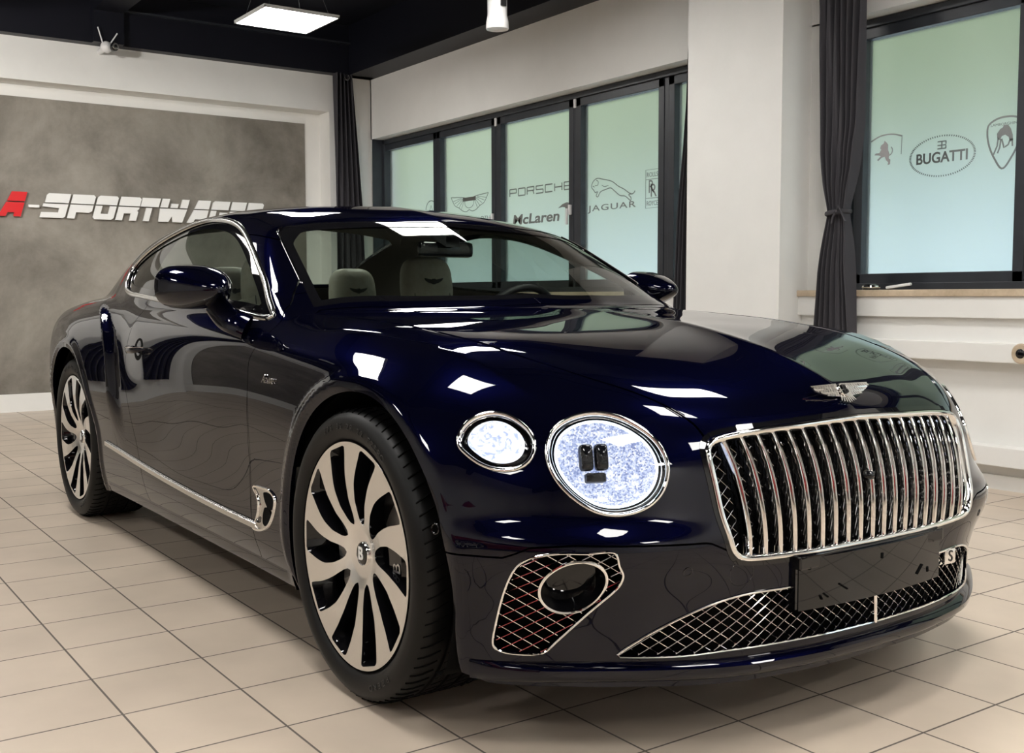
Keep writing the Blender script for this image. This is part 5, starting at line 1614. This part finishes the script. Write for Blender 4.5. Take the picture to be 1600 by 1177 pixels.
def fill_spot(x, y, z, tx, ty, tz, watt, label):
    '''added fill lamp in a copied, tilted cylinder housing, hung out of view'''
    d = Vector((tx - x, ty - y, tz - z)).normalized(); q = d.to_track_quat('-Z', 'Y')
    r = empty('spotlight', (x, y, z), label, 'spotlight', 'added fill spotlights under the ceiling, out of view')
    h = MB().lathe([(.055, .012), (.060, .008), (.074, 0), (.0765, .006), (.0745, .05), (.066, .09), (.066, .30), (.055, .32), (0, .32)], axis='z', n=32).build('lamp_housing', 'white_plastic', r, smooth=True, angle=40)
    h.rotation_euler = q.to_euler()
    MB().tube([(0, 0, .16), (0, 0, ZC - z)], .010, 8).build('rod', 'black_matte', r)
    ld = bpy.data.lights.new('fill_beam', 'SPOT'); ld.energy = watt; ld.spot_size = math.radians(112); ld.spot_blend = 1.0; ld.shadow_soft_size = .055; ld.color = (1.0, .965, .92)
    lo = bpy.data.objects.new('fill_beam', ld); C.objects.link(lo); lo.parent = r; lo.location = d * .02; lo.rotation_euler = q.to_euler()


for y_, t_ in ((-2.1, -.6), (-3.9, -3.0)):  # unseen extra lamps, added only to brighten the sign wall
    fill_spot(-4.6, y_, 2.95, XB, t_ + .8, 2.75, 185, 'added white cylinder spotlight to brighten the sign wall, out of view')
SC = empty('security_camera', (XB + .215, .50, 3.215), 'small white security camera with two aerials under the beam', 'security camera')
MB().tube([(-.215, 0, 0), (.01, 0, 0)], .025, 16).build('mount', 'white_plastic', SC, smooth=True, angle=40)
MB().lathe([(.0, .0), (.05, 0), (.052, .01), (.045, .03), (.02, .045), (0, .05)], axis='x', n=28).build('camera_base', 'white_plastic', SC, smooth=True)
MB().lathe([(.0, .085), (.028, .082), (.036, .07), (.038, .04), (.034, .0), (0, -.02)], c=(.01, .055, 0), axis='x', n=28).build('camera_head', 'black_gloss', SC, smooth=True)
MB().lathe([(.012, .09), (.024, .09), (.027, .084), (.024, .08)], c=(.01, .055, 0), axis='x', n=24).build('lens_ring', 'steel', SC, smooth=True)
for p_ in ([(.02, -.035, .03), (.03, -.075, .16)], [(.02, .03, .03), (.03, .09, .125)]): MB().tube(p_, .006, 8).build('aerial', 'white_plastic', SC, smooth=True)


def curtain(name, n0, pts_z, axis, fixed, label, amp=.035, folds=7, tie=None, depth_sign=-1):
    """hanging cloth: pts_z is (z, a, b) edges at heights; folds in depth"""
    V_ = []; F_ = []; nu = 140; zs = np.array([p[0] for p in pts_z]); aa = np.array([p[1] for p in pts_z]); bb = np.array([p[2] for p in pts_z])
    zz = np.linspace(zs.max(), zs.min(), 90); o_ = np.argsort(zs)
    for z in zz:
        a, b = np.interp(z, zs[o_], aa[o_]), np.interp(z, zs[o_], bb[o_]); w_ = b - a
        for i in range(nu):
            u = i / (nu - 1); k_ = amp * min(1.6, .30 / max(w_, .05))
            d = k_ * (math.sin(u * folds * 2 * math.pi + .6 * math.sin(z * 1.3)) + .35 * math.sin(u * folds * 4.3 * math.pi + z))
            if tie: d *= .45 + .55 * min(1, abs(z - tie) / .35)
            p_ = a + w_ * (u + .012 * math.sin(u * folds * 2 * math.pi + 1.5))
            V_.append((p_, fixed + d, z) if axis == 'x' else (fixed + d, p_, z))
    for j in range(len(zz) - 1):
        for i in range(nu - 1): F_.append((j * nu + i, j * nu + i + 1, (j + 1) * nu + i + 1, (j + 1) * nu + i))
    o = mk(name, V_, F_, 'curtain', None, True); tag(o, label, 'curtain'); return o


CR = curtain('curtain', 0, [(3.25, -1.86, -1.50), (2.5, -1.835, -1.512), (2.0, -1.805, -1.52), (1.75, -1.785, -1.555), (1.53, -1.742, -1.612), (1.48, -1.742, -1.612), (1.35, -1.765, -1.592), (.8, -1.835, -1.555), (.04, -1.90, -1.50)], 'x', 3.045, 'dark grey curtain tied at mid-height beside the window with the oval emblem', tie=1.505)
t = np.linspace(0, 2 * math.pi, 30, endpoint=False)
MB().tube([(-1.677 + .074 * math.cos(a), 3.045 + .052 * math.sin(a), 1.505 + .006 * math.cos(a)) for a in t], .011, 8, closed=True, sy=1.3).build('tie', 'curtain', CR, smooth=True)
MB().tube(spline([(-1.645, 2.992, 1.512), (-1.63, 2.985, 1.535), (-1.61, 2.985, 1.50), (-1.578, 2.985, 1.45)], 14), .006, 6).tube(spline([(-1.65, 2.99, 1.505), (-1.665, 2.982, 1.475), (-1.672, 2.982, 1.44)], 10), .007, 6).lathe([(0, .012), (.012, .006), (.014, 0), (.01, -.01)], c=(-1.648, 2.988, 1.508), axis='x', n=12).build('tie_knot', 'curtain', CR, smooth=True)
CL = curtain('curtain', 0, [(3.262, 2.735, 2.945), (2.6, 2.735, 2.99), (1.96, 2.735, 3.03), (.04, 2.72, 3.10)], 'y', XB + .12, 'dark grey curtain hanging in the corner between the sign wall and the long window', folds=5)
MB().lathe([(.022, -.006), (.030, -.006), (.030, .006), (.022, .006)], c=(XB + .205, 2.84, 3.215), axis='x', n=24, closed=True).build('eyelet', 'chrome', CL, smooth=True)
curtain('curtain', 0, [(3.25, -2.895, -2.855), (2.3, -2.905, -2.855), (2.0, -2.93, -2.855), (1.6, -2.985, -2.855), (.95, -3.03, -2.855), (.04, -3.08, -2.855)], 'x', 3.07, 'dark grey curtain mostly hidden behind the white pillar', folds=5)
curtain('curtain', 0, [(3.262, -2.86, -2.62), (.30, -2.88, -2.60)], 'y', XB + .12, 'dark grey curtain on the sign wall left of the photo, seen only reflected', folds=5)
curtain('curtain', 0, [(3.25, 1.40, 1.52), (.04, 1.30, 1.52)], 'x', 3.05, 'dark grey curtain at the next pillar, outside the photo', folds=4)

# sign -----------------------------------------------------------------
SG = empty('wall_sign', (gx + .012, 0, 1.737), 'raised red and white company lettering on the grey plaster wall', 'sign')
LT = {'S': [[(.05, .62), (1, .62), (1, 1), (.12, 1), (.05, .93)], [(0, 0), (.93, 0), (1, .07), (1, .57), (.0, .57), (.0, .45), (.68, .40), (.68, .22), (0, .22)]],
      'P': [[(0, .62), (1, .62), (1, .93), (.9, 1), (0, 1)], [(0, 0), (.32, 0), (.32, .26), (.9, .26), (1, .33), (1, .57), (0, .57)]],
      'O': [[(0, .62), (1, .62), (1, .93), (.9, 1), (.1, 1), (0, .93)], [(0, .08), (.1, 0), (.9, 0), (1, .08), (1, .57), (.68, .57), (.68, .24), (.32, .24), (.32, .57), (0, .57)]],
      'R': [[(0, .62), (1, .62), (1, .93), (.9, 1), (0, 1)], [(0, 0), (.32, 0), (.32, .30), (.66, .30), (.66, 0), (1, 0), (1, .36), (.93, .43), (1, .50), (1, .57), (.0, .57)]],
      'T': [[(0, .62), (1, .62), (1, 1), (0, 1)], [(.34, 0), (.66, 0), (.66, .57), (.34, .57)]],
      'W': [[(0, .62), (.27, .62), (.27, 1), (0, 1)], [(.73, .62), (1, .62), (1, 1), (.73, 1)], [(.37, .62), (.63, .62), (.63, .80), (.37, .80)], [(.06, 0), (.42, 0), (.5, .25), (.58, 0), (.94, 0), (1, .57), (.0, .57)]],
      'A': [[(.22, .62), (1, .62), (1, 1), (.32, 1)], [(0, 0), (.33, 0), (.38, .16), (.68, .16), (.68, 0), (1, 0), (1, .57), (.2, .57)]],
      'G': [[(0, .62), (1, .62), (1, 1), (.1, 1), (0, .93)], [(0, .08), (.1, 0), (.9, 0), (1, .08), (1, .50), (.55, .50), (.55, .38), (.68, .38), (.68, .22), (.32, .22), (.32, .57), (0, .57)]],
      'E': [[(0, .62), (1, .62), (1, 1), (0, 1)], [(0, 0), (1, 0), (1, .22), (.32, .22), (.32, .36), (.9, .36), (.9, .57), (0, .57)]],
      'N': [[(0, .62), (1, .62), (1, .93), (.9, 1), (0, 1)], [(0, 0), (.32, 0), (.32, .57), (0, .57)], [(.68, 0), (1, 0), (1, .57), (.68, .57)]],
      'V': [[(.0, .62), (.33, .62), (.33, 1), (0, 1)], [(.67, .62), (1, .62), (1, 1), (.67, 1)], [(.2, 0), (.75, 0), (1, .57), (.67, .57), (.48, .28), (.33, .57), (0, .57)]]}
hh = .218; sh = .29
def letter(ch, y0, w, mt):
    mb = MB()
    for pl0 in LT[ch]:
        for d0, d1 in ((.012, .034),):
            mb.prism([(y0 + p[0] * w + sh * p[1] * hh - .5 * sh * hh * 0, p[1] * hh) for p in pl0], d0, d1, 'yz')
    mb.box((0, y0 + w * .47 + sh * .7 * hh, hh * .67), (.013, y0 + w * .56 + sh * .7 * hh, hh * .73))
    return mb.build('letter', mt, SG)
ys0 = [('S', 0.000, .225), ('P', .232, .212), ('O', .452, .197), ('R', .658, .200), ('T', .853, .180), ('W', 1.040, .275), ('A', 1.330, .19), ('G', 1.535, .18), ('E', 1.728, .155), ('N', 1.895, .17)]
# widths follow the photograph: positions are measured at the letters' feet
for ch, y_, w_ in ys0: letter(ch, y_ - .012, w_ * .94, 'sign_white')
letter('A', -.355, .185, 'sign_red'); letter('V', -.60, .20, 'sign_red')
MB().box((.0, -.100, .085), (.034, -.012, .108)).build('hyphen', 'sign_white', SG)

# things on the sill
HD = empty('window_handle_spare', (-1.56, 3.20, 1.056)); 
o = MB().lathe([(0, .034), (.03, .034), (.044, .026), (.050, .012), (.048, 0), (0, 0)], c=(0, 0, 0), axis='z', n=28).build('tape_puck', 'black_gloss', None, smooth=True, angle=40); o.location = (-1.555, 3.20, 1.056); o.name = 'puck'
tag(o, 'small round black and silver device on the window sill by the curtain', 'device')
MB().lathe([(.050, .010), (.053, .016), (.050, .024), (.047, .017)], axis='z', n=28, closed=True).build('metal_rim', 'chrome', o, smooth=True)
bpy.data.objects.remove(HD)
o = MB().box((-.075, -.012, 0), (.075, .012, .016), .006).build('remote_control', 'white_plastic', None, smooth=True); o.location = (-1.36, 3.19, 1.058); o.rotation_euler = (0, -.14, .15); o.location.z = 1.070
tag(o, 'white plastic handle lying on the window sill right of the black device', 'handle')
o = MB().lathe([(0, .010), (.045, .010), (.052, .002), (.052, 0), (0, 0)], n=32).build('wall_socket', 'wood_sill' if 'wood_sill' in MT else 'white_plastic', None, smooth=True, angle=40)
o.rotation_euler = (0, 0, math.pi); o.location = (-.572, 3.105, .727); tag(o, 'round brass-rimmed socket on the white wall ducting below the window', 'socket')
MB().lathe([(0, .014), (.020, .014), (.026, .009)], n=28).build('socket_core', 'black_gloss', o, smooth=True)

# second car, parked behind the camera: only its reflection is in the photograph
sh2 = make_shell(110, .022)
sh2 = clip(sh2, sh2[0][:, 2] - .20)
for cx, cz, R in AR:
    x, y, z = sh2[0].T; sh2 = clip(sh2, np.where(np.abs(y) > .5, np.hypot(x - cx, z - cz) - R, .5))
fw_ = np.where(sh2[0][:, 2] > .9, sdpoly(XY(sh2), POLY['ws']), -1.0); fr_ = np.where(sh2[0][:, 2] > .98, sdpoly(XY(sh2), POLY['rw']), -1.0); fd_ = np.where(np.abs(sh2[0][:, 1]) > .45, sdpoly(XZ(sh2), POLY['dlo']), -1.0)
win = np.maximum(np.maximum(fw_, fr_), fd_)
RC = empty('coupe_car', (3.75, -4.8, 0), 'plain red coupe parked behind the camera, seen only as a red reflection', 'car')
panel('body', clip(sh2, -win), 'red_paint', RC, 0); panel('windows', clip(sh2, win), 'black_gloss', RC, 0)
MB().box((.40, -.60, .18), (-3.7, .60, .70)).build('chassis', 'black_void', RC)
for w_ in [o for o in CAR.children if o.name.startswith('wheel') and not o.name.startswith('wheel_h')]:
    c = w_.copy(); C.objects.link(c); c.parent = RC
    for k in list(w_.children):
        if k.name.startswith(('tyre', 'spoke_face', 'centre_cap', 'hub_backing')):
            d = k.copy(); C.objects.link(d); d.parent = c
S.cycles.use_denoising = True
